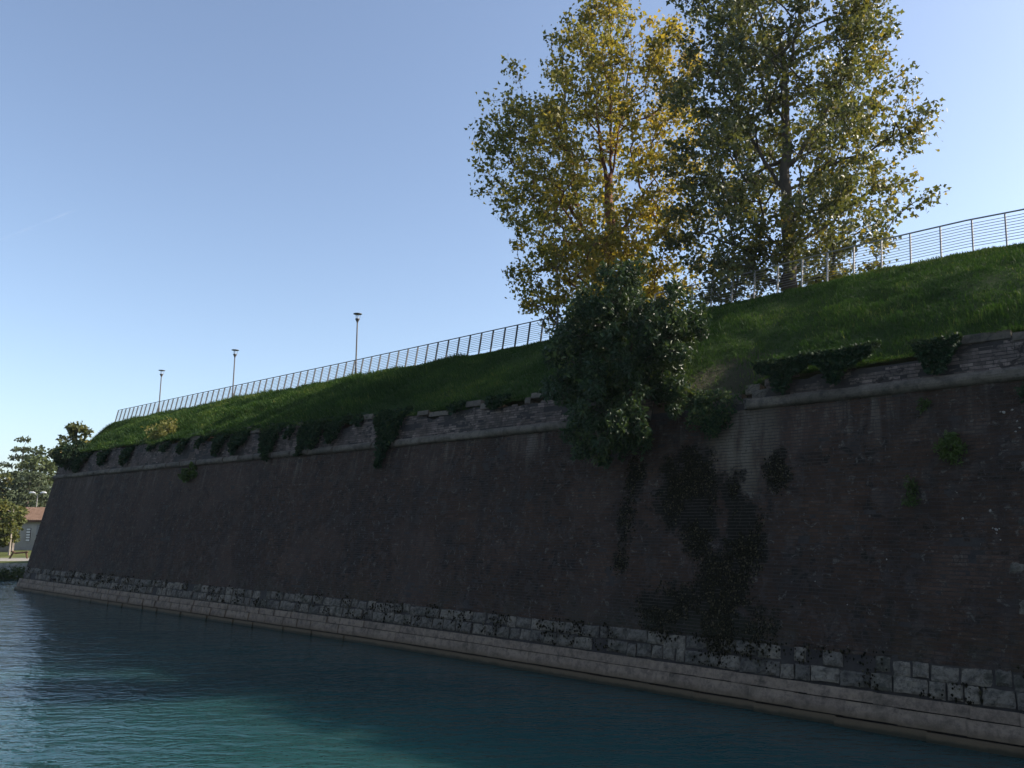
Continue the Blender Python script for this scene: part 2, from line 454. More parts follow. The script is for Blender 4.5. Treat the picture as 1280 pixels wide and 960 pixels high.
OO = EO + UU * np.maximum(CREST - EO, 3.6)
ZZ = hill_z(TT, OO)
V = P(TT, OO, ZZ).reshape(-1, 3)
i = (np.arange(len(ts) - 1)[:, None] * len(us) + np.arange(len(us) - 1)[None])
F = np.stack([i, i + len(us), i + len(us) + 1, i + 1], -1).reshape(-1, 4)
F = F[:, ::-1]
tag(build('grassy_hill', V, F, M_HILL, smooth=True), 'steep grassy bank rising from the rampart parapet to the fenced top', 'hill', kind='structure')

# ------------------------------------------------------------------ the rampart wall
ROOT = thing('rampart_wall', 'long sloping dark brick bastion wall rising from the water on a pale stone plinth', 'wall', tuple(PW(30, 0, 0)))
ZB, ZC0, ZC1 = 1.5, 7.68, 8.0        # foot of brickwork, cordon bottom and top
def ptop(t):
    """height of the top of the parapet brickwork, broken down beside the bush"""
    t = np.asarray(t, float)
    z = 8.80 + np.clip((t - 4) / 14, 0, 1) * .25 + .45 * np.clip((t - 24) / 24, 0, 1)
    z = z - .55 * np.clip(fbm(t * .7, 8.8, 71) - .42, 0, 1) * 2 - .10 * vnoise(t * 3.1, 1.0, 72) * (t > 15)
    z = z - np.where((t > 4.9) & (t < 9.9), (.18 + .35 * vnoise(t * 1.1, 1.7)) , 0)
    return np.where((t > 9.7) & (t < 13.6), np.maximum(z - 1.3 * np.clip((t - 9.4) / .8, 0, 1), 7.7), z)
# core behind the bricks, with the return face past the far corner
tc = np.concatenate([np.arange(T0, T1, 1.0), [T1]])
def strip(zlo, zhi, off):
    za, zb = np.broadcast_to(zlo, tc.shape), np.broadcast_to(zhi, tc.shape)
    a, b = PW(tc, off, za), PW(tc, off, zb)
    return a, b
a, b = strip(-1.2, 7.9, .014); n = len(tc)
V = np.concatenate([a, b]); F = np.array([(k, k + 1, n + k + 1, n + k)[::-1] for k in range(n - 1)])
build('mortar_core', V, F, M_MORTAR, ROOT)
tp = np.arange(T0, T1 + .01, .25)
a, b = PW(tp, .034, np.full(len(tp), 7.7)), PW(tp, .034, ptop(tp) - .03); c = b + NV * .75
n = len(tp); V = np.concatenate([a, b, c])
F = np.array([(k, k + 1, n + k + 1, n + k)[::-1] for k in range(n - 1)] + [(n + k, n + k + 1, 2 * n + k + 1, 2 * n + k)[::-1] for k in range(n - 1)])
build('parapet_core', V, F, M_MORTAR, ROOT)
# return face beyond the far corner
def PR(s, off, z):
    """return face, s metres past the corner"""
    s = np.asarray(s, float); z = np.asarray(z, float)
    c0 = PW(np.full(s.shape, T1), 0, z)
    return c0 + s[..., None] * D2 - s[..., None] * 0 + off * N2 + (BAT * 0) * z[..., None]
ss = np.linspace(0, (T2 - T1) / math.cos(DEL) + .4, 20); n = len(ss)
a, b = PR(ss, .0, np.full(n, -1.2)), PR(ss, .0, np.full(n, 9.0))
V = np.concatenate([a, b]); F = np.array([(k, k + 1, n + k + 1, n + k)[::-1] for k in range(n - 1)])
build('return_face', V, F, M_BRICK, ROOT, tint=rng.random(len(V)) * .4 + .3)
oe = float(edge_o(T2)); oo = oe - 1.0 + np.concatenate([np.linspace(0, 8, 17), np.linspace(10, 90, 20)]); n = len(oo)
V = np.concatenate([P(T2 + .03, oo, -1.2), P(T2 + .03, oo, np.maximum(hill_z(np.full(n, T2), oo), 9.0) + .02)])
F = np.array([(k, k + 1, n + k + 1, n + k) for k in range(n - 1)])
build('end_face', V, F, M_BRICK, ROOT, tint=rng.random(len(V)) * .4 + .3)

EX = Matrix(((-DV[0], NV[0], 0), (-DV[1], NV[1], 0), (0, 0, 1))).to_4x4()   # local x = rightwards along the wall, y into it, z up
TILT = EX @ Matrix.Rotation(-math.atan(BAT), 4, 'X')
def at_wall(t, off, z, scale=(1, 1, 1), roll=0.0):
    p = PW(t, off, z)
    return Matrix.Translation(Vector(p)) @ TILT @ Matrix.Rotation(roll, 4, 'Y') @ Matrix.Diagonal((*scale, 1))

def brick_rows(z0, z1, top=None):
    """all bricks of one face: arrays t, z, length, height, offset, tint"""
    rows = []
    k = 0; z = z0
    while z < z1:
        m = int((T1 - T0) / .2) + 3
        ln = np.where((np.arange(m) + k) % 3 == 0, .15, .285) * (1 + rng.uniform(-.08, .08, m))
        t = T0 + np.cumsum(ln) - ln / 2 - rng.uniform(0, .25)
        ok = (t < T1 - .05)
        if top is not None: ok &= (z + .09 < top(t) + rng.uniform(-.12, .04, m))
        t, ln = t[ok], ln[ok]
        rows.append(np.stack([t, np.full(len(t), z + .045), ln, np.full(len(t), .09)], -1))
        k += 1; z += .09
    B = np.concatenate(rows)
    t, zc = B[:, 0], B[:, 1]
    ero = fbm(t * .5, zc * .9, 21)
    off = rng.normal(0, .004, len(t)) + np.clip(ero - .55, 0, 1) * .05 * rng.random(len(t))
    hole = (vnoise(t * 1.3, zc * 2.2, 31) > .93) & (rng.random(len(t)) < .6) | (rng.random(len(t)) < .004)
    tint = np.clip(.45 + rng.normal(0, .2, len(t)) + (fbm(t * .25, zc * .4, 40) - .5) * .5, 0, 1)
    keep = ~hole
    return np.column_stack([B, off, tint])[keep]
def brick_mesh(B, name, mat):
    n = len(B); t, zc, ln, hh, off, ti = B.T
    g = .011
    ct = np.array([-1, 1, 1, -1, -1, 1, 1, -1]) * .5
    co = np.array([0, 0, 1, 1, 0, 0, 1, 1])
    cz = np.array([-1, -1, -1, -1, 1, 1, 1, 1]) * .5
    vt = t[:, None] - ct * (ln - g)[:, None] + rng.normal(0, .004, (n, 8))
    vz = zc[:, None] + cz * (hh - g * 1.6)[:, None] + rng.normal(0, .003, (n, 8))
    vo = np.where(co == 0, off[:, None] + rng.normal(0, .003, (n, 8)), .06)
    V = PW(vt, vo, vz).reshape(-1, 3)
    f = np.array([(0, 1, 5, 4), (0, 3, 2, 1), (4, 5, 6, 7), (1, 2, 6, 5), (3, 0, 4, 7)])
    F = (np.arange(n)[:, None, None] * 8 + f[None]).reshape(-1, 4)
    return V, F, np.repeat(ti, 8)
BR = brick_rows(ZB, ZC0 - .05)
# the three hundred bricks that show largest are objects of their own
dist = np.linalg.norm(PW(BR[:, 0], 0, BR[:, 1]) - np.array([0, 0, EYE]), axis=1)
xr = PW(BR[:, 0], 0, BR[:, 1])
inframe = (xr[:, 0] / (xr[:, 1] * .98) < .60)
score = np.where(inframe & (BR[:, 2] > .2), dist, 1e9)
near = np.argsort(score)[:300]
mask = np.ones(len(BR), bool); mask[near] = False
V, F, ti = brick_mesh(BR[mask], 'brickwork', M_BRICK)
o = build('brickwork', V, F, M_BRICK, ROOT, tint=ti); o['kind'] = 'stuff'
protos = []
for k in range(10):
    v = boxv(-.137, .137, 0, .06, -.036, .036) + rng.normal(0, .0035, (8, 3)) * np.array([1, 1, 1])
    protos.append(mesh_np('brick', v, BOXF, M_BRICK, np.full(8, .15 + .07 * k)))
for j in near:
    t, zc, ln, hh, off, tn = BR[j]
    me = protos[int(np.clip((tn - .15) / .07, 0, 9))]
    inst('brick', me, ROOT, at_wall(t, off, zc, ((ln - .011) / .274, 1, (hh - .017) / .072), rng.normal(0, .008)))
BP = brick_rows(ZC1 - .02, 9.6, ptop)
BP = BP[fbm(BP[:, 0] * .9, BP[:, 1] * 2.0, 207) < .66]
BP[:, 4] += .02 + np.clip(fbm(BP[:, 0] * 1.2, BP[:, 1] * 3, 208) - .5, 0, 1) * .08
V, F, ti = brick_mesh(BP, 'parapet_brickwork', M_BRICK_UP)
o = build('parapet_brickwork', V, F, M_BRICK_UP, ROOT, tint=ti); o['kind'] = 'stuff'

# stones of the plinth: front face a small grid, edges worn back
def stone_mesh(name, mat, rough, tint, nx=5, nz=4, depth=.3, edge=.03, seed=0):
    xs = np.linspace(-.5, .5, nx); zs = np.linspace(-.5, .5, nz)
    X, Z = np.meshgrid(xs, zs)
    q = np.maximum(np.abs(X), np.abs(Z))
    Y = np.where(q > .49, edge, 0) + (fbm(X * 3 + seed * 7.1, Z * 3 + 1.3, seed) - .5) * rough
    if rough > .05:
        X = X + (vnoise(X * 4 + seed, Z * 4 + 9, seed + 3) - .5) * .05; Z = Z + (vnoise(X * 5 + seed, Z * 4, seed + 5) - .5) * .09
    V = np.stack([X, Y, Z], -1).reshape(-1, 3)
    i = np.arange(nz - 1)[:, None] * nx + np.arange(nx - 1)[None]
    F4 = [np.stack([i, i + 1, i + nx + 1, i + nx], -1).reshape(-1, 4)]
    rim = list(range(nx)) + [nx * k + nx - 1 for k in range(1, nz)] + [nx * (nz - 1) + k for k in range(nx - 2, -1, -1)] + [nx * k for k in range(nz - 2, 0, -1)]
    back = V[rim] * np.array([1, 0, 1]) + np.array([0, depth, 0])
    m = len(rim); nb = len(V)
    F4.append(np.array([(rim[(k + 1) % m], rim[k], nb + k, nb + (k + 1) % m) for k in range(m)]))
    V = np.concatenate([V, back])
    return mesh_np(name, V, F4, mat, np.full(len(V), tint), smooth=False)
def course(name, protos, z0, z1, off, lmin, lmax, gap, skip=0.0, joff=.0, jz=.0, t_lo=None, t_hi=T1):
    t = T0 if t_lo is None else t_lo; cnt = 0
    while t < t_hi - .2:
        L = random.uniform(lmin, lmax)
        if t + L > t_hi: L = t_hi - t
        if random.random() >= skip:
            zz = (z0 + z1) / 2; hh = (z1 - z0)
            inst(name, random.choice(protos), ROOT, at_wall(t + L / 2, off + random.gauss(0, joff), zz + random.gauss(0, jz * .3),
                 (L - gap * random.uniform(.6, 1.8), 1, (hh - gap * .7) * random.uniform(1 - jz, 1 + jz * .3)), random.gauss(0, .2 * jz + .002)))
            cnt += 1
        t += L
    return cnt
pa = [stone_mesh('ashlar_block', M_ASHLAR, .02, .2 + .1 * k, 4, 3, .5, .012, k) for k in range(7)]
pf = [stone_mesh('footing_stone', M_FOOT, .03, .2 + .2 * k, 4, 3, .6, .02, 20 + k) for k in range(4)]
pr = [stone_mesh('rubble_stone', M_RUBBLE, .085, .1 + .08 * k, 7, 6, .35, .035, 40 + k) for k in range(12)]
course('footing_stone', pf, -.7, .21, -.37, 1.4, 2.6, .010)
course('ashlar_block', pa, .21, .55, -.27, .75, 1.5, .010, 0, .012)
course('ashlar_block', pa, .55, .80, -.235, .8, 1.6, .010, 0, .012)
course('rubble_stone', pr, .80, 1.17, -.06, .3, .75, .035, .05, .02, .05)
course('rubble_stone', pr, 1.17, 1.53, -.05, .3, .75, .04, .08, .02, .07)
for (t, z, L, hh) in [(3.75, 3.6, .4, .25), (3.6, 2.8, .42, .3), (3.45, 5.75, .36, .22), (3.55, 4.55, .36, .22), (3.2, 1.9, .5, .3), (3.3, 6.5, .36, .2)]:
    inst('rubble_stone', random.choice(pr), ROOT, at_wall(t, -.02, z, (L, 1, hh)))
# string course of half-round stones
a = np.linspace(-math.pi / 2, math.pi / 2, 9)
prof = [(.12, -.16)] + [(-.17 * math.cos(q) - .02, .16 * math.sin(q)) for q in a] + [(.12, .16)]
pc = []
for k in range(5):
    V = []; nx = 5
    for x in np.linspace(-.5, .5, nx):
        for (y, z) in prof:
            w = (vnoise(x * 4 + k * 5, z * 14 + y * 9, 60 + k) - .5) * .045
            V.append((x, y + w, z + w * .5))
    m = len(prof)
    F = [((i) * m + j, (i + 1) * m + j, (i + 1) * m + j + 1, i * m + j + 1) for i in range(nx - 1) for j in range(m - 1)]
    V = np.array(V)
    nv = len(V)
    pc.append(mesh_np('cordon_stone', V, [np.array(F), np.array([tuple(range(m))[::-1]]), np.array([tuple(range(nv - m, nv))])], M_CORDON, np.full(nv, .1 + .2 * k), smooth=False))
t = T0
while t < T1:
    L = random.uniform(1.1, 2.0)
    if t + L > T1: L = T1 - t
    if not (10.3 < t + L / 2 < 13.5) and L > .2:
        inst('cordon_stone', random.choice(pc), ROOT, at_wall(t + L / 2, random.gauss(0, .01), 7.84 + random.gauss(0, .008), (L - .012, 1, 1), random.gauss(0, .003)))
    t += L
# coping slabs that survive on the parapet
pk = [stone_mesh('coping_slab', M_CORDON, .03, .25 + .25 * k, 5, 3, .6, .012, 80 + k) for k in range(3)]
for (ta, tb) in [(T0, 4.75), (17.4, 19.2), (20.6, 22.4), (23.2, 25.2), (28.2, 29.2), (33.6, 34.9), (37.2, 38.6), (43.2, 45.0), (54.5, 56.0)]:
    t = ta
    while t < tb - .2:
        L = min(random.uniform(.9, 1.7), tb - t)
        zc = float(ptop(t + L / 2)) + .10
        inst('coping_slab', random.choice(pk), ROOT, at_wall(t + L / 2, -.03 + random.gauss(0, .025), zc, (L - random.uniform(.015, .06), 1, random.uniform(.19, .24)), random.gauss(0, .015)))
        t += L
# broken lumps of masonry beside the bush
for (t, z, L, hh, off) in [(9.95, 8.15, .5, .3, .1), (10.25, 8.35, .45, .28, .2), (10.6, 7.95, .6, .3, .15), (10.15, 7.86, .35, .26, -.1), (9.6, 8.5, .5, .22, .15), (10.9, 8.2, .4, .25, .4), (11.4, 8.0, .5, .3, .3), (9.2, 8.75, .45, .2, .2)]:
    inst('rubble_stone', random.choice(pr), ROOT, at_wall(t, off, z, (L, 1, hh), random.gauss(0, .15)))
# white chips set in the brickwork at the near end
bm = bmesh.new(); bmesh.ops.create_icosphere(bm, subdivisions=1, radius=1); chip = bpy.data.meshes.new('white_chip')
for v in bm.verts: v.co *= random.uniform(.7, 1.2)
bm.to_mesh(chip); bm.free(); chip.materials.append(M_CHIP)
chipa = chip.attributes.new('tint', 'FLOAT', 'POINT'); chipa.data.foreach_set('value', np.full(len(chip.vertices), .6, np.float32))
for (t, z, r) in [(4.25, 4.79, .05), (4.81, 4.62, .045), (4.15, 4.38, .06), (4.22, 4.41, .03), (4.09, 4.40, .03), (4.15, 4.30, .03), (4.08, 4.16, .03), (6.47, 3.68, .03), (3.87, 6.98, .06), (3.94, 7.0, .03), (3.70, 7.02, .045), (3.62, 6.75, .04), (3.58, 6.6, .04), (4.9, 5.2, .02), (5.5, 6.1, .02), (3.66, 6.52, .035), (8.2, 3.1, .025), (7.4, 2.6, .025)]:
    inst('white_chip', chip, ROOT, at_wall(t, 0, z, (r * .75, .025, r * .6), random.uniform(0, 3)))

# ------------------------------------------------------------------ leaves
LEAF = {'plane': np.array([(0, 0, 0), (.32, .50, .06), (.52, .24, .02), (1, 0, -.10), (.52, -.24, .02), (.32, -.50, .06)]),
        'ovate': np.array([(0, 0, 0), (.3, .22, .05), (.65, .18, .04), (1, 0, -.12), (.65, -.18, .04), (.3, -.22, .05)]),
        'round': np.array([(0, 0, 0), (.25, .42, .05), (.75, .36, .03), (1, 0, -.05), (.75, -.36, .03), (.25, -.42, .05)])}
LEAFF = np.array([(0, 2, 1), (0, 3, 2), (0, 4, 3), (0, 5, 4)])
def leaves(pts, size, shape='plane', droop=.3, up=.5, svar=.35, face=None):
    """leaf meshes at pts: vertices and triangles"""
    n = len(pts); T = LEAF[shape]
    ax = rng.normal(0, 1, (n, 3)); ax[:, 2] -= droop
    if face is not None: ax += face
    ax /= np.linalg.norm(ax, axis=1)[:, None]
    nr = rng.normal(0, 1, (n, 3)); nr[:, 2] += up
    nr -= (nr * ax).sum(1)[:, None] * ax; nr /= np.linalg.norm(nr, axis=1)[:, None] + 1e-9
    sd = np.cross(nr, ax)
    s = (size * (1 + rng.uniform(-svar, svar, n)))[:, None, None]
    V = pts[:, None] + s * (T[None, :, 0:1] * ax[:, None] + T[None, :, 1:2] * sd[:, None] + T[None, :, 2:3] * nr[:, None])
    F = (np.arange(n)[:, None, None] * 6 + LEAFF[None]).reshape(-1, 3)
    return V.reshape(-1, 3), F
def cloud(cent, per, spread, squash=.75):
    """leaf points round cluster centres; returns points and cluster index"""
    k = np.repeat(np.arange(len(cent)), per)
    g = rng.normal(0, 1, (len(k), 3)) * np.array([1, 1, squash])
    return cent[k] + g * np.asarray(spread)[..., None] if np.ndim(spread) == 0 else cent[k] + g * np.asarray(spread)[k][:, None], k

def skeleton(trunk, tips, rtip=.012, rise=.35, expo=.47, seg=.5, leaders=()):
    """grow branches from the trunk polyline (and its leaders) to every tip; returns segments with radii"""
    pos = [np.array(p, float) for p in trunk]; par = [-1] + list(range(len(trunk) - 1)); cnt = [0] * len(pos)
    for (st, pts) in leaders:
        prev = st
        for p in pts:
            pos.append(np.array(p, float)); par.append(prev); cnt.append(0); prev = len(pos) - 1
    axis = lambda z: np.array([np.interp(z, [p[2] for p in trunk], [p[q] for p in trunk]) for q in (0, 1)])
    order = np.argsort([np.linalg.norm(p[:2] - axis(p[2])) for p in tips])
    for q in order:
        p = tips[q]; A = np.array(pos)
        hd = np.linalg.norm(A[:, :2] - p[:2], axis=1); dd = np.linalg.norm(A - p, axis=1)
        cost = dd + 1.3 * np.clip(A[:, 2] - (p[2] - rise * hd), 0, None)
        j = int(np.argmin(cost)); a = pos[j]; L = np.linalg.norm(p - a); k = max(1, int(L / seg)); prev = j
        for s in range(1, k + 1):
            f = s / k
            b = a + (p - a) * f + np.array([0, 0, .10 * L]) * math.sin(math.pi * f) * .7 + (rng.normal(0, .06, 3) * min(1, L) if s < k else 0)
            pos.append(b); par.append(prev); cnt.append(0); prev = len(pos) - 1
        w = prev
        while w >= 0: cnt[w] += 1; w = par[w]
    rad = rtip * np.maximum(np.array(cnt), 1) ** expo
    return np.array(pos), np.array(par), rad
def branch_mesh(pos, par, rad, skip, k=5, sel=None):
    idx = np.array([q for q in range(len(pos)) if par[q] >= 0 and q >= skip]) if sel is None else sel
    a, b = pos[par[idx]], pos[idx]; ra, rb = rad[par[idx]], rad[idx]
    ra = np.minimum(ra, rb * 1.5)
    d = b - a; d /= np.linalg.norm(d, axis=1)[:, None] + 1e-9
    ref = np.where(np.abs(d[:, 2:3]) < .9, np.array([[0, 0, 1.0]]), np.array([[1.0, 0, 0]]))
    u = np.cross(d, ref); u /= np.linalg.norm(u, axis=1)[:, None]; v = np.cross(d, u)
    an = np.arange(k) / k * 2 * np.pi
    c = np.cos(an)[None, :, None] * u[:, None] + np.sin(an)[None, :, None] * v[:, None]
    V = np.concatenate([a[:, None] + ra[:, None, None] * c, b[:, None] + rb[:, None, None] * c], 1).reshape(-1, 3)
    j = np.arange(k); f = np.stack([j, (j + 1) % k, k + (j + 1) % k, k + j], -1)
    F = (np.arange(len(idx))[:, None, None] * 2 * k + f[None]).reshape(-1, 4)
    return V, F

def big_tree(name, label, group, base, env, ntip, per, lsize, spread, mleaf, mbark, trunk_r, ztop, forks, tintf, cull, window, seed):
    """env: list of (z, reach to the right, reach to the left); forks: (z, dx, dy, ztop) leaders; window: thin foliage before the trunk"""
    global rng
    rng = np.random.default_rng(seed)
    base = np.array(base, float)
    root = thing(name, label, 'tree', tuple(base), group)
    ez = np.array([e[0] for e in env]); er = np.array([e[1] for e in env]); el = np.array([e[2] for e in env])
    tips = []
    right = np.array([.985, -.17, 0]); depth = np.array([.17, .985, 0])
    while len(tips) < ntip:
        z = rng.uniform(ez[0], ez[-1]); a = rng.uniform(0, 2 * np.pi); q = rng.uniform(.03, 1) ** (.5 if rng.random() < .8 else 1)
        rr, rl = np.interp(z, ez, er), np.interp(z, ez, el)
        if rng.uniform(0, 13.0) > rr + rl: continue
        # ragged outline: boughs reach out and fall short
        edge = .72 + .55 * vnoise(np.array(a * 1.3 + seed), np.array(z * .62), seed)
        x = (rr if math.cos(a) > 0 else rl) * math.cos(a) * min(edge, 1.12); y = (rr + rl) * .5 * math.sin(a) * min(edge, 1.1)
        if fbm(np.array(x * q * .55 + 3.1), np.array(z * .6 + y * q * .25), 77 + seed, 2) < cull + .06 * rng.random(): continue
        if y * q < 1.2 and abs(x * q) < 1.3 and window[0] < z < window[1] and rng.random() < .93: continue
        p = base + right * x * q + depth * y * q; p[2] = z
        tips.append(p)
    tips = np.array(tips)
    nt = 26
    zt = np.linspace(base[2] - .4, ztop, nt)
    wob = np.cumsum(rng.normal(0, .04, (nt, 2)), 0)
    trunk = [(base[0] + wob[k, 0], base[1] + wob[k, 1], z) for k, z in enumerate(zt)]
    leaders = []
    for (zf, dx, dy, z2) in forks:
        st = int(np.argmin(abs(zt - zf))); p0 = np.array(trunk[st]); pts = []
        m = int((z2 - zf) / .5)
        for q in range(1, m + 1):
            f = q / m
            pts.append(p0 + (right * dx + depth * dy) * f ** .8 + np.array([0, 0, (z2 - zf) * f]) + rng.normal(0, .05, 3))
        leaders.append((st, pts))
    pos, par, rad = skeleton(trunk, tips, .0115, .38, .50, .4, leaders)
    tr = np.maximum(trunk_r * np.clip(1 - (zt - base[2]) / (ez[-1] + 3 - base[2]), .1, 1), rad[:nt] * .9)
    tr[:2] *= 1.25
    rad[:nt] = tr
    mb = MB(); mb.tube(np.array(trunk), tr, 10); mb.obj('trunk', mbark, root, smooth=True)
    first = np.arange(len(pos))
    for q in range(nt, len(pos)):
        if par[q] >= nt: first[q] = first[par[q]]
    for q in range(nt, len(pos)):
        if first[q] == q:
            V, F = branch_mesh(pos, par, rad, nt, sel=np.where(first == q)[0])
            build('branch', V, F, mbark, root, smooth=True)
    pp = rng.integers(int(per * .5), int(per * 1.5), len(tips))
    kk = np.repeat(np.arange(len(tips)), pp)
    pts = tips[kk] + np.clip(rng.normal(0, 1, (len(kk), 3)), -1.8, 1.8) * spread * np.array([1, 1, .7]) * rng.uniform(.65, 1.35, len(tips))[kk][:, None]
    # leaves along the outer twigs as well
    sel = np.where((rad[:len(pos)] < .03) & (np.arange(len(pos)) > nt))[0]
    ex = sel[rng.integers(0, len(sel), int(len(kk) * .22))]
    pts2 = pos[ex] + rng.normal(0, .15, (len(ex), 3))
    ctint = rng.normal(0, .14, len(tips))
    pts = np.concatenate([pts, pts2]); ct = np.concatenate([ctint[kk], rng.normal(0, .1, len(ex))])
    V, F = leaves(pts, lsize, 'plane', .5, .4, .5)
    loc = pts - base
    ti = np.clip(tintf(loc @ right, loc @ depth, loc[:, 2]) + ct + rng.normal(0, .16, len(pts)), 0, 1)
    build('crown', V, F, mleaf, root, tint=np.repeat(ti, 6))
    return root
G_TREE = 'tall plane trees behind the fence'
big_tree('plane_tree', 'tall plane tree with yellowing leaves and reddish trunk behind the big bush', G_TREE, P(23.6, 33.6, 13.75),
         [(14.0, 2.0, 2.0), (15.5, 4.2, 3.9), (17.9, 5.2, 5.3), (21.4, 6.2, 6.4), (25.4, 5.6, 7.7), (28.2, 5.0, 5.4), (31, 4.0, 3.4), (33.6, 1.0, 1.0)],
         700, 46, .20, .36, M_YLEAF, M_BARK_RED, .34, 23.0, [(22.8, -1.0, .3, 31.5), (22.6, 1.5, -.3, 31.0), (23.0, .3, .5, 33.0), (19.0, 2.6, .4, 23.5), (18.4, -3.0, -.4, 23.0)],
         lambda x, y, z: .60 + .045 * x, .405, (19.5, 24.5), 101)
big_tree('plane_tree', 'tall darker green plane tree with grey trunk behind the steel fence', G_TREE, P(13.55, 32.6, 13.75),
         [(14.0, 2.4, 3.2), (15.5, 4.2, 4.4), (17, 5.0, 4.5), (18.8, 5.8, 4.6), (20.7, 5.9, 4.8), (24.4, 4.7, 5.2), (28.2, 3.4, 5.0), (30, 2.8, 3.4), (31.8, .8, .8)],
         780, 46, .178, .33, M_DLEAF, M_BARK, .30, 26.0, [(20.0, 3.0, -.3, 24.5), (19.0, -2.6, .3, 25.0), (24.0, 1.5, .3, 30.5), (24.5, -2.0, .2, 30.5), (16.5, 3.8, .4, 19.0)],
         lambda x, y, z: .50 + .03 * x, .40, (0, 0), 202)
rng = np.random.default_rng(11)

# ------------------------------------------------------------------ the bush that hangs over the wall
def shrub(name, label, cat, base, cents, rads, per, lsize, shape, mleaf, mbark, group=None, stem_r=.06, up=.3, tint0=.45, stems=True, droop=.4):
    base = np.array(base, float); root = thing(name, label, cat, tuple(base), group)
    cents = np.array(cents, float); rads = np.asarray(rads, float)
    if stems:
        mid = cents.mean(0)
        trunk = [tuple(base + (mid - base) * f + np.array([0, 0, .1]) * math.sin(f * 3)) for f in np.linspace(0, 1, 6)]
        pos, par, rad = skeleton(trunk, cents, .006, .2, .5, .3)
        V, F = branch_mesh(pos, par, np.minimum(rad, stem_r), 1)
        build('stem', V, F, mbark, root, smooth=True)['kind'] = 'stuff'
    k = np.repeat(np.arange(len(cents)), per)
    g = rng.normal(0, 1, (len(k), 3)); g /= np.linalg.norm(g, axis=1)[:, None]
    pts = cents[k] + g * (rads[k] * rng.uniform(.3, 1.05, len(k)) ** .6)[:, None]
    V, F = leaves(pts, lsize, shape, droop, up)
    ti = np.clip(tint0 + rng.normal(0, .13, len(cents))[k] + rng.normal(0, .15, len(k)), 0, 1)
    build('foliage', V, F, mleaf, root, tint=np.repeat(ti, 6))
    return root
cs, rs = [], []
cen = PW(14.15, -1.0, 9.25)
RT = np.array([.985, -.17, 0]); DP = np.array([.17, .985, 0])
tries = 0
while len(cs) < 260:
    x = rng.uniform(-2.6, 2.7); z = rng.uniform(-3.35, 3.3); y = rng.uniform(-1.5, 1.7)
    # outline seen from the water: wide in the middle, uneven above, pointed below
    xr = np.interp(z, [-3.4, -2.6, -1.6, -.5, .8, 2.0, 2.9, 3.3], [.1, 1.0, 1.6, 1.9, 2.6, 2.5, 1.6, .5])
    xl = np.interp(z, [-3.4, -2.6, -1.6, -.5, .8, 2.0, 2.9, 3.3], [.2, 1.2, 2.1, 2.45, 2.3, 1.8, .8, .2])
    if not (-xl < x < xr): continue
    q = (x / (xr if x > 0 else xl)) ** 2 + (y / 1.6) ** 2
    if q > 1.1: continue
    if z < 1.0 and y > .6 + .5 * (z + 1): continue
    if fbm(np.array(x * .9 + 5), np.array(z * .9 + y * .6), 303, 2) < .40: continue
    cs.append(cen + RT * x + DP * y + np.array([0, 0, z - .15])); rs.append(rng.uniform(.2, .46))
shrub('broadleaf_bush', 'big dark glossy bush growing from the broken wall top and hanging down the bricks', 'bush', PW(14.2, .2, 7.6), cs, rs, 120, .155, 'ovate', M_BUSH, M_BARK, None, .09, .5, .5)

# smaller plants rooted in the wall and on its edge: (label, t, off, z, half width, half height, count, leaf, material, name, category)
def small_plant(name, label, cat, t, off, z, hw, hh, n, per, lsize, mleaf, group=None, shape='ovate', tint0=.5, depth=.5):
    cs, rs = [], []
    c = PW(t, off, z)
    for _ in range(n):
        while True:
            a, b, d2 = rng.uniform(-1, 1, 3)
            if a * a + b * b + d2 * d2 < 1: break
        wz = 1.0 if b < .2 else 1.0 - .55 * (b - .2)
        cs.append(c + RT * a * hw * wz + DP * d2 * hw * depth + np.array([0, 0, b * hh])); rs.append(.16 * (hw + hh) * rng.uniform(.7, 1.2) + .03)
    return shrub(name, label, cat, PW(t, .02, z - hh * .95), cs, rs, per, lsize, shape, mleaf, M_BARK, group, .012, .4, tint0)
G_WEED = 'small plants rooted in the brick wall'
small_plant('wall_shrub', 'small dull green shrub under the broken wall top, right of the big bush', 'shrub', 11.25, -.45, 7.75, .75, .7, 34, 60, .12, M_IVY, None, 'ovate', .7)
small_plant('wall_weed', 'bright green weed high on the bricks near the right end, largest of the wall weeds', 'plant', 4.95, -.12, 6.32, .30, .40, 14, 42, .10, M_WEED, G_WEED, 'ovate', .45)
small_plant('wall_weed', 'olive weed low on the bricks, below and left of the bright green one', 'plant', 5.87, -.1, 5.2, .22, .36, 9, 26, .09, M_WEED, G_WEED, 'ovate', .15)
small_plant('wall_weed', 'tiny weed just under the string course, above the bright green weed', 'plant', 5.5, -.08, 7.4, .14, .24, 6, 24, .08, M_WEED, G_WEED, 'ovate', .1)
small_plant('wall_weed', 'green tuft under the string course toward the far left end of the wall', 'plant', 43.2, -.15, 7.3, .65, .4, 14, 30, .16, M_WEED, G_WEED, 'round', .2)
small_plant('wall_weed', 'leafy dark tuft under the string course at the right edge', 'plant', 3.3, -.1, 7.2, .2, .45, 10, 40, .09, M_IVY, G_WEED, 'ovate', .5)
small_plant('yellow_shrub', 'pale yellow green shrub standing on the parapet edge left of the ivy', 'shrub', 49.3, .7, 10.15, 1.25, .75, 26, 46, .20, M_YWEED, None, 'ovate', .5)
small_plant('corner_shrub', 'dark bushy shrub hanging over the far left corner of the wall', 'shrub', 61.0, -.1, 9.3, 1.35, .95, 40, 70, .22, M_IVY, None, 'ovate', .5, .7)
cs, rs = [], []
cb = P(63.6, 22.3, 10.2) - np.array([.35, -.1, 0])
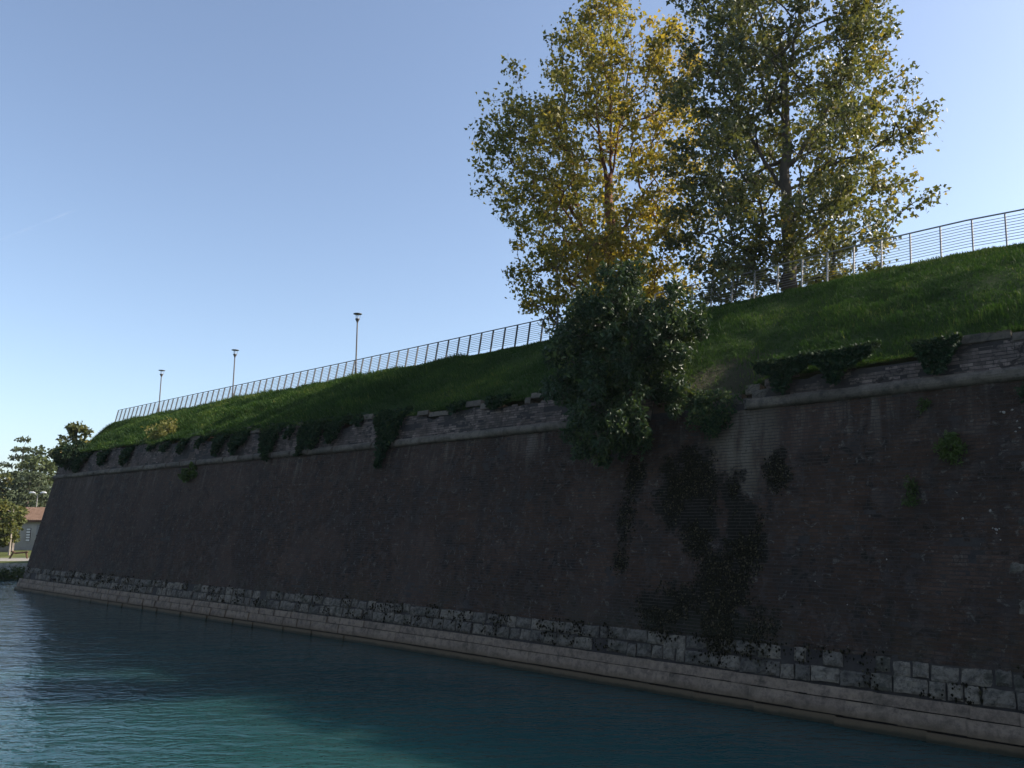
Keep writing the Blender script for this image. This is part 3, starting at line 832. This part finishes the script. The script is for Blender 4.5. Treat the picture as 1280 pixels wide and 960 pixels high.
for k in range(60):
    a = rng.uniform(0, 6.28); q = math.sqrt(rng.random()); z = rng.uniform(-1.1, 1.55)
    w = np.interp(z, [-1.1, -.2, .6, 1.55], [1.5, 1.75, 1.35, .6])
    cs.append(cb + RT * (w * q * math.cos(a) - .2) + DP * w * .8 * q * math.sin(a) + np.array([0, 0, z])); rs.append(rng.uniform(.2, .38))
shrub('corner_bush', 'loose small tree with dark leaves rising above the far left corner of the wall', 'tree', P(63.4, 22.0, 9.0), cs, rs, 24, .26, 'plane', M_DLEAF, M_BARK, None, .05, .3, .4)

# ivy curtains on the parapet: (t0, t1, z top, z bottom, label)
G_IVY = 'ivy curtains hanging over the parapet'
IVY = [(26.1, 27.6, 9.35, 6.75, 'long dark ivy curtain hanging past the string course, left of the coping slabs'),
       (31.7, 33.2, 9.3, 7.15, 'ivy curtain with forked foot hanging across the string course, second left of the coping'),
       (35.3, 36.5, 9.3, 7.5, 'narrow ivy strand between two bare patches of parapet brick'),
       (40.2, 41.2, 9.3, 7.7, 'thin ivy strand hanging from the parapet at the left of the pale bare brick'),
       (51.6, 52.7, 9.3, 7.95, 'ivy strand left of the pale yellow shrub'),
       (58.6, 60.4, 9.35, 7.7, 'ragged ivy mat beside the corner shrub at the far left'),
       (8.3, 9.9, 8.95, 7.95, 'ivy curtain with a hanging tail beside the broken masonry at right'),
       (6.7, 8.5, 9.0, 8.05, 'rounded ivy mat over the near parapet, between tail curtain and bare stones'),
       (4.75, 5.6, 8.85, 7.95, 'pointed ivy tuft hanging beside the near coping slab'),
       (20.2, 21.0, 9.3, 8.6, 'short ivy tongue hanging over the coping slabs left of the bush')]
for (ta, lab, w, zb) in [(28.9, 'thin ivy strand just left of the long ivy curtain', .3, 8.5), (30.2, 'ivy strand between the long curtain and the forked one', 1.0, 7.9), (34.1, 'short ivy strand right of the narrow strand over bare brick', .3, 8.45), (38.2, 'ivy strand over the parapet stretch behind the left pale patch', 1.2, 7.85), (42.6, 'dark ivy tuft above the green tuft of the string course', .5, 8.45), (44.6, 'small ivy strand left of the green string course tuft', .5, 8.3), (46.8, 'ivy tongue right of the pale yellow shrub', .4, 8.25), (48.6, 'short ivy fringe directly under the pale yellow shrub', .6, 8.4), (55.2, 'ivy tongue midway between the yellow shrub and the corner shrub', 1.1, 7.95), (22.6, 'tiny ivy fringe on the parapet nearest the long curtain, towards the bush', .4, 8.6)]:
    IVY.append((ta, ta + w, 9.3, zb, lab))
for (ta, tb, zt, zb, lab) in IVY:
    zt = zt + .45 * float(np.clip((ta - 24) / 24, 0, 1)) - (.12 if ta > 20 else 0)
    n = int(max(240, (tb - ta) * (zt - zb) * (2200 if ta < 20 else 1100)))
    tt = rng.uniform(ta - .12, tb + .12, n); f = rng.random(n) ** .9
    ln = .42 + .58 * vnoise(tt * 2.3, 5.5, 11)
    cen_t = 1 - np.abs((tt - (ta + tb) / 2) / ((tb - ta) / 2 + .12)) ** 3
    if zb < 7 or 'tail' in lab: ln = np.maximum(ln * .75, np.exp(-((tt - (ta + (tb - ta) * .55)) / (.22 * (tb - ta))) ** 2))
    zz = zt + .12 - (zt - zb) * f * np.clip(ln * cen_t * 1.15, .05, 1)
    pts = PW(tt, -.10 - rng.random(n) * .28 * (.4 + f * .6) + np.clip(zz - 9.0, 0, 1) * .9, zz)
    V, F = leaves(pts, .085 if ta < 20 else .13, 'round', .6, .2, .35, -NV * .9)
    ti = np.clip(.42 + rng.normal(0, .2, n) + (zz - zb) * .06, 0, 1)
    loc = PW((ta + tb) / 2, 0, zt)
    tag(build('ivy_curtain', V, F, M_IVY, tint=np.repeat(ti, 6), loc=loc), lab, 'ivy', G_IVY)

# black moss pads on the wet part of the wall
pt, pz = [], []
for (a, b, sa, sb, k) in MOSS:
    n = int(3800 * sa * sb * k)
    u = rng.normal(0, .5, (n, 2)); u = u[(u ** 2).sum(1) < 1.1]; tt = a + u[:, 0] * sa; zz = b + u[:, 1] * sb
    ok = .55 * fbm(tt * 3.2, zz * 2.6, 91) + .45 * fbm(tt * 1.2, zz * 1.0, 92) > .43 + .09 * (u ** 2).sum(1)
    pt.append(tt[ok]); pz.append(zz[ok])
# growth in the joints of the rubble stones
n = 7000; tt = T0 + (T1 - T0) * rng.random(n); zz = .82 + .8 * rng.random(n)
ok = fbm(tt * 1.6, zz * 2.2, 95) > np.where(tt < 9, .49, .54)
pt.append(tt[ok]); pz.append(zz[ok])
tt = np.concatenate(pt); zz = np.concatenate(pz); n = len(tt)
ico = np.array([(0, 0, 1), (.9, 0, .3), (.28, .85, .3), (-.72, .53, .3), (-.72, -.53, .3), (.28, -.85, .3), (0, 0, -1.2)])
icf = np.array([(0, 1, 2), (0, 2, 3), (0, 3, 4), (0, 4, 5), (0, 5, 1), (6, 2, 1), (6, 3, 2), (6, 4, 3), (6, 5, 4), (6, 1, 5)])
c = PW(tt, .012 - .02 * (zz < 1.6) * 4, zz)
s = rng.uniform(.015, .042, n)[:, None, None] * np.array([1.0, 1.0, 1.1])
V = (c[:, None] + ico[None] * s * rng.uniform(.6, 1.3, (n, 7, 1))).reshape(-1, 3)
F = (np.arange(n)[:, None, None] * 7 + icf[None]).reshape(-1, 3)
tag(build('wall_moss', V, F, M_MOSS, tint=np.repeat(rng.random(n), 7)), 'blackish moss clinging to the wet bricks and plinth joints below the bush', 'moss', kind='stuff')

# ------------------------------------------------------------------ grass on the bank
def grass(n, tlo, thi, hmin, hmax, wid):
    t = rng.uniform(tlo, thi, n); eo = edge_o(t); wdt = np.maximum(CREST - eo, 3.6)
    over = rng.random(n) < .09
    u = np.where(over, rng.random(n) * .07 - .045, rng.random(n) * 1.06)
    u = np.where(rng.random(n) < .07, 1 + rng.random(n) * .08 - .05, u)
    o = eo + u * wdt; z = hill_z(t, o)
    dens = fbm(t * .8, o * .8, 55)
    bare = np.exp(-(((t - 11.3) / 1.5) ** 2 + ((u - .05) / .22) ** 2))
    keep = (rng.random(n) > bare * .9)
    t, o, z, u, dens, over = t[keep], o[keep], z[keep], u[keep], dens[keep], over[keep]; n = len(t)
    h = rng.uniform(hmin, hmax, n) * (.25 + 1.3 * dens ** 1.5 * 1.3)
    h *= np.where(u > .97, .3 + .8 * vnoise(t * 1.7, .5, 12) ** 2, 1)
    a = rng.uniform(0, 2 * np.pi, n); l = rng.uniform(.15, .75, n)
    base = P(t, o, z - .02)
    side = np.stack([np.cos(a), np.sin(a), 0 * a], -1) * (wid * rng.uniform(.6, 1.4, n))[:, None]
    tip = np.stack([-np.sin(a) * l, np.cos(a) * l, 1 - .35 * l], -1) * h[:, None] - NV * (h * .35)[:, None] + rng.normal(0, .02, (n, 3))
    drop = over * h * rng.uniform(.4, 2.2, n) * (.3 + 1.5 * vnoise(t * .9, 2.2, 8) ** 2) * np.where(t > 14, .5, 1)
    tip = tip - NV * (drop * .55)[:, None] - np.array([0, 0, 1.0]) * drop[:, None]
    mid = tip * .55 + np.array([0, 0, .12]) * h[:, None]
    V = np.stack([base - side, base + side, base + mid + side * .8, base + tip, base + mid - side * .8], 1).reshape(-1, 3)
    F3 = np.arange(n)[:, None] * 5 + np.array([[2, 3, 4]]); F4 = np.arange(n)[:, None] * 5 + np.array([[0, 1, 2, 4]])
    patch = fbm(t * .35, o * .6, 66)
    dry = np.clip((fbm(t * .55, o * 1.1, 67) - .56) * 5, 0, 1)
    ti = np.clip(-.05 + .85 * patch + rng.normal(0, .14, n) + (rng.random(n) < .03) * .4 + .12 * u + .28 * dry, 0, 1)
    return V, [F3, F4], np.repeat(ti, 5)
parts = [grass(250000, -6, 30, .06, .19, .010), grass(165000, 30, T2 - .1, .14, .38, .018)]
off = len(parts[0][0])
V = np.concatenate([parts[0][0], parts[1][0]])
Fs = [np.concatenate([parts[0][1][q], parts[1][1][q] + off]) for q in (0, 1)]
tag(build('grass', V, Fs, M_GRASS, tint=np.concatenate([parts[0][2], parts[1][2]])), 'rough green grass covering the bank between wall and fence', 'grass', kind='stuff')

# ------------------------------------------------------------------ fence along the crest
FO = 30.0
def ftop(t): return crest_z(t) + 1.1
M_DARKSTEEL = mat_plain('dark_steel', (.045, .048, .055), .5, .2, .2, 3)
LEAN = .20
tl = [-12.0]
while tl[-1] < 77.2:
    t = tl[-1]; tl.append(t + (1.0 if t < 15 else .95 if t < 25 else .875))
def fence(label, tl, mat, name):
    root = thing(name, label, 'fence', tuple(P(tl[0], FO, crest_z(tl[0]))), 'fences along the hilltop')
    v = boxv(-.022, .022, -.045, .045, -.3, 1); v[4:, 1] += LEAN * 1.12; v[:4, 1] -= LEAN * .3
    post_me = mesh_np('post', v * np.array([1, 1, 1.12]), BOXF, mat)
    for t in tl:
        inst('post', post_me, root, Matrix.Translation(Vector(P(t, FO, crest_z(t)))) @ EX)
    rt = np.linspace(tl[0], tl[-1], 40)
    mb = MB(); mb.tube(P(rt, FO + LEAN * 1.1, crest_z(rt) + 1.13), .028, 6); mb.obj('top_rail', mat, root)
    for k in range(1, 10):
        zz = k * .108
        mb = MB(); mb.tube(P(rt, FO + LEAN * zz, crest_z(rt) + zz), .011, 4); mb.obj('wire', mat, root)
sp_ = [t for t in tl if t < 19.5]
fence('light galvanised steel fence with thin rails in front of the dark plane tree', sp_, M_STEEL, 'steel_fence')
fence('long dark steel fence with leaning posts running past the hilltop street lamps', [t for t in tl if t > 19.5], M_DARKSTEEL, 'steel_fence')

# ------------------------------------------------------------------ street lamps behind the fence
G_LAMP = 'disc topped lamps along the hilltop path'
def lamp(base, top, label, sc=1.0):
    base = np.array(base, float); root = thing('street_lamp', label, 'street lamp', tuple(base), G_LAMP)
    H = top - base[2]; z = base[2]; x, y = base[0], base[1]
    mb = MB(); mb.tube([(x, y, z - .1), (x, y, z + .9)], .075, 10); mb.obj('base_sleeve', M_LAMP, root, True)
    mb = MB(); mb.tube([(x, y, z + .9), (x, y, z + H - .62)], [.055, .045], 10); mb.obj('pole', M_LAMP, root, True)
    mb = MB(); mb.tube([(x, y, z + H - .64), (x, y, z + H - .56), (x, y, z + H - .40), (x, y, z + H - .36)], [.05, .07, .15, .15], 12); mb.obj('collar', M_LAMP, root)
    mb = MB(); mb.tube([(x, y, z + H - .36), (x, y, z + H - .06)], [.075, .10], 12); g = mb.obj('lamp_glass', M_GLASS, root, True)
    for q in range(3):
        a = q * 2.094 + .4
        mb = MB(); mb.tube([(x + .13 * math.cos(a), y + .13 * math.sin(a), z + H - .38), (x + .2 * math.cos(a), y + .2 * math.sin(a), z + H - .05)], .012, 5); mb.obj('rod', M_LAMP, root)
    mb = MB(); mb.tube([(x, y, z + H - .06), (x, y, z + H - .045), (x, y, z + H - .02), (x, y, z + H)], [.20, .29, .29, .10], 16); mb.obj('disc_shade', M_LAMP, root)
    return root
lamp(P(42.4, 31.2, 13.7), 18.3, 'street lamp with flat disc top, tallest looking one against open sky')
lamp(P(58.4, 31.2, 13.8), 18.2, 'street lamp with flat disc top, middle one of three against open sky')
lamp(P(71.5, 31.2, 13.9), 18.25, 'street lamp with flat disc top nearest the far left end of the fence')
lamp(P(25.3, 31.2, 13.65), 18.1, 'street lamp half hidden among the lower leaves of the yellow plane tree')
pl = P(56.0, 43.2, 12.2)
lamp(pl, 17.3, 'far lamp whose forked head alone shows through the fence, right of the tallest lamp')

# red and white bag beside the dark tree
bp = P(13.35, 32.0, 13.7)
bag = thing('bag', 'small red and white bag on the grass beside the dark tree trunk', 'bag', tuple(bp))
mb = MB()
for (z, a, b) in [(.0, .24, .14), (.08, .27, .16)]: pass
mb.tube([bp + [0, 0, .0], bp + [0, 0, .10], bp + [0, 0, .14]], [.24, .27, .26], 10); mb.obj('white_base', M_WHITE, bag)
mb = MB(); mb.tube([bp + [0, 0, .14], bp + [0, 0, .30], bp + [.02, 0, .40], bp + [.03, 0, .47]], [.25, .26, .18, .06], 10); mb.obj('red_body', M_RED, bag, True)
mb = MB(); mb.tube([bp + [.15, 0, .34], bp + [.3, .02, .46], bp + [.42, .02, .44], bp + [.44, .02, .3]], .025, 6); mb.obj('strap', M_RED, bag, True)

# ------------------------------------------------------------------ the far bank on the left
def fz(X, Y):
    return .55 + np.clip((Y - 83) / 10, 0, 1) * .65 + np.clip((Y - 130) / 300, 0, 1) * 2
V, F = sheet(np.array([-700, -400, -200, -120, -90, -75, -60, -45, -30, 0.]), np.array([82.6, 84, 86, 88, 92, 97, 105, 120, 150, 300, 700.]), fz)
tag(build('far_ground', V, F, M_LAWN), 'flat grassy ground on the far river bank', 'ground', kind='structure')
V, F = sheet(np.array([-400, -120, -90, -75, -60, -45, -38.]), np.array([85.2, 86.5, 88.2]), lambda X, Y: fz(X, Y) + .012)
tag(build('riverside_path', V, F, M_PATH), 'pale path along the far river bank', 'path', kind='structure')
BANK = thing('bank_wall', 'low pale stone edge of the far river bank', 'wall', (-55, 82.5, 0))
sp = [stone_mesh('bank_stone', M_BANKST, .12, .5, 4, 3, .5, .05, 140 + k) for k in range(5)]
for row in range(2):
    x = -75.0 + row * .4
    while x < -42:
        L = random.uniform(.7, 1.3)
        inst('bank_stone', random.choice(sp), BANK, Matrix.Translation((x + L / 2, 82.4 + random.gauss(0, .05), -.05 + row * .42)) @ Matrix.Diagonal((L - .04, 1, .40, 1)))
        x += L
def far_tree(name, label, base, cents, rads, per, lsize, mleaf, mbark, group=None, trunk_r=.15, tint0=.5, shape='round', up=.6, squash=.7):
    base = np.array(base, float); root = thing(name, label, 'tree', tuple(base), group)
    cents = np.array(cents); rads = np.asarray(rads)
    zt = cents[:, 2].max()
    trunk = [(base[0], base[1], z) for z in np.linspace(base[2] - .2, base[2] + (zt - base[2]) * .92, 9)]
    pos, par, rad = skeleton(trunk, cents, .02, .1, .5, 1.0)
    tr = trunk_r * np.linspace(1, .2, 9)
    mb = MB(); mb.tube(trunk, tr, 8); mb.obj('trunk', mbark, root, True)
    V, F = branch_mesh(pos, par, np.minimum(rad, trunk_r * .5), 9, 4); build('branches', V, F, mbark, root)['kind'] = 'stuff'
    k = np.repeat(np.arange(len(cents)), per); g = rng.normal(0, 1, (len(k), 3)); g /= np.linalg.norm(g, axis=1)[:, None]
    pts = cents[k] + g * (rads[k] * rng.uniform(.3, 1.05, len(k)) ** .5)[:, None] * np.array([1, 1, squash])
    V, F = leaves(pts, lsize, shape, .2, up)
    ti = np.clip(tint0 + rng.normal(0, .15, len(cents))[k] + rng.normal(0, .12, len(k)), 0, 1)
    build('crown', V, F, mleaf, root, tint=np.repeat(ti, 6)); return root
def blob(c, rx, rz, n, rr, top=1.0):
    cs, rs = [], []
    while len(cs) < n:
        v = rng.uniform(-1, 1, 3)
        if (v ** 2).sum() > 1: continue
        cs.append(np.array(c) + v * np.array([rx, rx, rz])); rs.append(rr * rng.uniform(.7, 1.3))
    return cs, rs
def tiers(base, H, R0, z0, n, rng_gap=.35, taper=1.0):
    cs, rs = [], []
    for k in range(n):
        f = k / (n - 1); z = base[2] + z0 + (H - z0) * f
        rad = R0 * (1 - f * taper) ** .8 * rng.uniform(.75, 1.15) + .35
        m = max(4, int(rad * 4.2)); ph = rng.uniform(0, 6.28)
        for j in range(m):
            a = ph + j * 6.283 / m + rng.uniform(-.3, .3); q = rng.uniform(.35, 1.0)
            cs.append(np.array([base[0] + rad * q * math.cos(a), base[1] + rad * q * math.sin(a), z + .12 * rad * q + rng.normal(0, .12)])); rs.append(rng.uniform(.5, .95))
    return cs, rs
G_FAR = 'trees on the far bank'
b = (-85.6, 140, 1.3); c_, r_ = tiers(b, 17.6, 5.6, 5.0, 9, .35, .92)
far_tree('cedar_tree', 'tall hazy cedar with flat tiers, highest tree on the far bank', b, c_, r_, 26, .55, M_CEDAR, M_BARK, G_FAR, .35, .5, 'ovate', .9, .35)
b = (-82.5, 124, 1.3); c_, r_ = tiers(b, 12.6, 7.0, 2.0, 9, .35, .8)
far_tree('cedar_tree', 'wide dark cedar at the left edge of the far bank', b, c_, r_, 34, .5, M_CEDAR, M_BARK, G_FAR, .4, .35, 'ovate', .9, .4)
b = (-72.5, 121, 1.3); c_, r_ = tiers(b, 10.4, 6.4, 1.5, 9, .35, .85)
far_tree('cedar_tree', 'broad layered cedar right behind the tiled building', b, c_, r_, 40, .5, M_CEDAR, M_BARK, G_FAR, .35, .6, 'ovate', .9, .45)
c_, r_ = blob((-75.2, 129, 9.6), 3.6, 7.6, 90, 1.1)
far_tree('far_tree', 'tall rounded green tree beside the left corner of the brick wall', (-75.2, 129, 1.3), c_, r_, 60, .42, M_FARDARK, M_BARK, G_FAR, .3, .5)
c_, r_ = blob((-79.5, 126, 8.4), 3.0, 4.6, 60, 1.0)
far_tree('far_tree', 'yellow green tree below the hazy cedar, above the tiled roof', (-79.5, 126, 1.3), c_, r_, 60, .4, M_FARLEAF, M_BARK, G_FAR, .25, .5)
c_, r_ = blob((-57.4, 91.5, 4.6), 2.2, 2.4, 90, .6)
far_tree('young_tree', 'young broadleaf tree with thin pale trunk on the bank lawn', (-56.0, 91, 1.1), c_, r_, 70, .26, M_FARLEAF, mat_bark('pale_bark', (.2, .17, .14), (.32, .28, .24)), G_FAR, .13, .45)
c_, r_ = blob((-66.5, 99, 5.0), 3.4, 3.6, 60, .8)
far_tree('far_tree', 'olive tree with reddish tips behind the young bank tree at left edge', (-66.5, 99, 1.2), c_, r_, 60, .3, M_FARLEAF, M_BARK, G_FAR, .2, .75)

# a far wood that closes the horizon behind the bank
n = 9000
wx = rng.uniform(-620, -60, n); wy = 330 + .25 * (wx + 300) * 0 + rng.uniform(-14, 14, n); wh = 5 + 9 * fbm(wx * .045, wx * 0 + 2.2, 301)
wz = 2.0 + wh * rng.random(n) ** .7
V, F = leaves(np.stack([wx, wy, wz], -1), 3.2, 'round', .2, .5)
tag(build('far_wood', V, F, M_FARDARK, tint=np.repeat(np.clip(.5 + rng.normal(0, .2, n), 0, 1), 6)), 'low far wood along the horizon behind the bank trees', 'wood', kind='stuff')

# building with a tiled roof
HB = thing('tiled_building', 'low grey plastered building with terracotta tile roof beyond the bank', 'building', (-58, 107, 1.2))
x0, x1, y0, y1, zb, ze = -66.0, -52.0, 104.5, 111.5, 1.0, 4.85
mb = MB(); mb.box(x0, x1, y0, y1, zb, ze); mb.obj('wall', M_PLASTER, HB)
rf = MB(); ov = .35; zr = 6.5
rf.add(np.array([(x0 - ov, y0 - ov, ze - .05), (x1 + ov, y0 - ov, ze - .05), (x1 + ov, (y0 + y1) / 2, zr), (x0 - ov, (y0 + y1) / 2, zr), (x0 - ov, y1 + ov, ze - .05), (x1 + ov, y1 + ov, ze - .05),
                 (x0 - ov, y0 - ov, ze + .1), (x1 + ov, y0 - ov, ze + .1), (x1 + ov, (y0 + y1) / 2, zr + .15), (x0 - ov, (y0 + y1) / 2, zr + .15), (x0 - ov, y1 + ov, ze + .1), (x1 + ov, y1 + ov, ze + .1)]),
       np.array([(6, 7, 8, 9), (9, 8, 11, 10), (0, 3, 2, 1), (3, 4, 5, 2), (0, 1, 7, 6), (4, 10, 11, 5), (0, 6, 9, 3), (3, 9, 10, 4), (1, 2, 8, 7), (2, 5, 11, 8)]))
roof = rf.obj('roof', M_TILE, HB)
tm = MB()
for x in np.arange(x0 - .3, x1 + .3, .24):
    tm.tube([(x, y0 - ov - .03, ze + .12), (x, (y0 + y1) / 2, zr + .17)], .085, 6)
o = tm.obj('tile_ridges', M_TILE, roof, True); o['kind'] = 'stuff'
mb = MB(); mb.box(x0 - .3, x1 + .3, y0 - ov - .07, y0 - ov - .004, ze - .12, ze + .02); mb.obj('gutter', M_DARKWOOD, HB)
def window(xa, xb, za, zb2, slats):
    mb = MB(); mb.box(xa, xb, y0 - .06, y0 + .02, za, zb2); w = mb.obj('window', M_DARKPANE, HB)
    if slats:
        hgt = (zb2 - za) / 5
        for k in range(5):
            mb = MB(); mb.box(xa + .04, xa + .50, y0 - .10, y0 - .062, za + k * hgt + .04, za + (k + 1) * hgt - .06); mb.obj('shutter_slat', M_WHITE, w)
window(-62.35, -61.8, 2.3, 4.0, True)
window(-60.6, -59.6, 1.15, 3.0, False)
window(-57.0, -56.0, 2.3, 3.6, False)
mb = MB(); mb.box(-61.1, -59.1, y0 - .05, y0 - .004, 2.95, 4.4); mb.obj('pale_panel', mat_ground('pale_panel', (.26, .26, .26), (.32, .32, .32), .6), HB)
OW = thing('old_wall', 'grey rough garden wall behind the young bank tree', 'wall', (-64, 97.5, 1.2))
mb = MB(); mb.box(-90, -59.6, 97.3, 97.7, .9, 2.75); mb.obj('wall_body', M_OLDWALL, OW)
mb = MB(); mb.box(-90, -59.55, 97.2, 97.8, 2.752, 2.9); mb.obj('wall_cap', M_PLASTER, OW)
# twin headed lamp
TL = thing('twin_lamp', 'pale street lamp with two short arms above the tiled roof', 'street lamp', (-67.0, 114, 1.3))
mb = MB(); mb.tube([(-67.0, 114, 1.2), (-67.0, 114, 8.55)], [.09, .06], 8); mb.obj('pole', M_STEEL, TL, True)
for s in (-1, 1):
    mb = MB(); mb.tube([(-67.0, 114, 8.5), (-67.0 + s * .75, 114, 8.75)], .04, 6); mb.obj('arm', M_STEEL, TL, True)
    mb = MB(); mb.tube([(-67.0 + s * .35, 114, 8.82), (-67.0 + s * .6, 114, 8.88), (-67.0 + s * 1.1, 114, 8.86), (-67.0 + s * 1.25, 114, 8.8)], [.05, .13, .13, .04], 8); mb.obj('lamp_head', M_WHITE, TL, True)
# dark wooden frame leaning on the bank
WF = thing('wooden_frame', 'dark brown timber frame with slanted leg standing on the far bank path', 'frame', (-52.8, 88, .8))
mb = MB(); mb.tube([(-53.6, 87.6, 1.62), (-53.2, 87.6, 1.42), (-51.9, 87.6, 1.55)], .10, 6); mb.obj('beam', M_DARKWOOD, WF)
mb = MB(); mb.tube([(-53.45, 87.6, 1.55), (-53.9, 87.5, .55)], .09, 6); mb.obj('leg', M_DARKWOOD, WF)
mb = MB(); mb.tube([(-52.1, 87.6, 1.5), (-51.8, 87.6, .55)], .09, 6); mb.obj('leg', M_DARKWOOD, WF)
# shrubs at the water's edge beside the corner
c_, r_ = [], []
for k in range(40):
    c_.append(np.array([-40.9 + rng.uniform(-1.6, 1.6), 68.5 + rng.uniform(-1.6, 1.6), .05 + rng.random() * .8 * (1 - .25 * rng.random())])); r_.append(rng.uniform(.3, .55))
shrub('waterside_shrub', 'dark green shrub at the water edge beside the far wall corner', 'shrub', (-40.6, 68.5, 0), c_, r_, 60, .2, 'ovate', M_FARDARK, M_BARK, None, .03, .4, .35)

# ------------------------------------------------------------------ faint contrail high over the left
def mat_trail():
    m = NT('thin_ice_cloud'); p = m.pos()
    n = m.step(m.noise(m.scale(p, (.004, .004, .004)), 1.0, 5, .6), .35, .7)
    tl_ = m.new('ShaderNodeBsdfTranslucent'); tl_.inputs['Color'].default_value = (.95, .95, .95, 1)
    df = m.new('ShaderNodeBsdfDiffuse'); df.inputs['Color'].default_value = (.95, .95, .95, 1)
    a1 = m.new('ShaderNodeAddShader'); m.link(tl_.outputs[0], a1.inputs[0]); m.link(df.outputs[0], a1.inputs[1])
    tp = m.new('ShaderNodeBsdfTransparent'); mx = m.new('ShaderNodeMixShader')
    m.link(m.math('MULTIPLY', n, .032), mx.inputs[0]); m.link(tp.outputs[0], mx.inputs[1]); m.link(a1.outputs[0], mx.inputs[2])
    m.link(mx.outputs[0], m.out.inputs['Surface']); return m.m
mb = MB(); mb.tube(np.linspace((-9700, 14000, 5000), (-8060, 14000, 5720), 14), np.concatenate([[10], np.linspace(30, 22, 12), [5]]), 8)
tag(mb.obj('contrail', mat_trail(), None, True), 'faint thin vapour trail slanting across the left sky', 'contrail', kind='stuff')

# ------------------------------------------------------------------ thin autumn haze
def mat_haze():
    m = NT('haze_air'); m.n.remove(m.b)
    v = m.new('ShaderNodeVolumePrincipled')
    v.inputs['Color'].default_value = (.82, .88, .95, 1); v.inputs['Density'].default_value = .00012; v.inputs['Anisotropy'].default_value = .2
    m.link(v.outputs[0], m.out.inputs['Volume']); return m.m
mb = MB(); mb.box(-720, 420, -420, 720, -3.0, 42.0)
tag(mb.obj('haze', mat_haze()), 'thin pale haze in the air over the river', 'haze', kind='stuff')
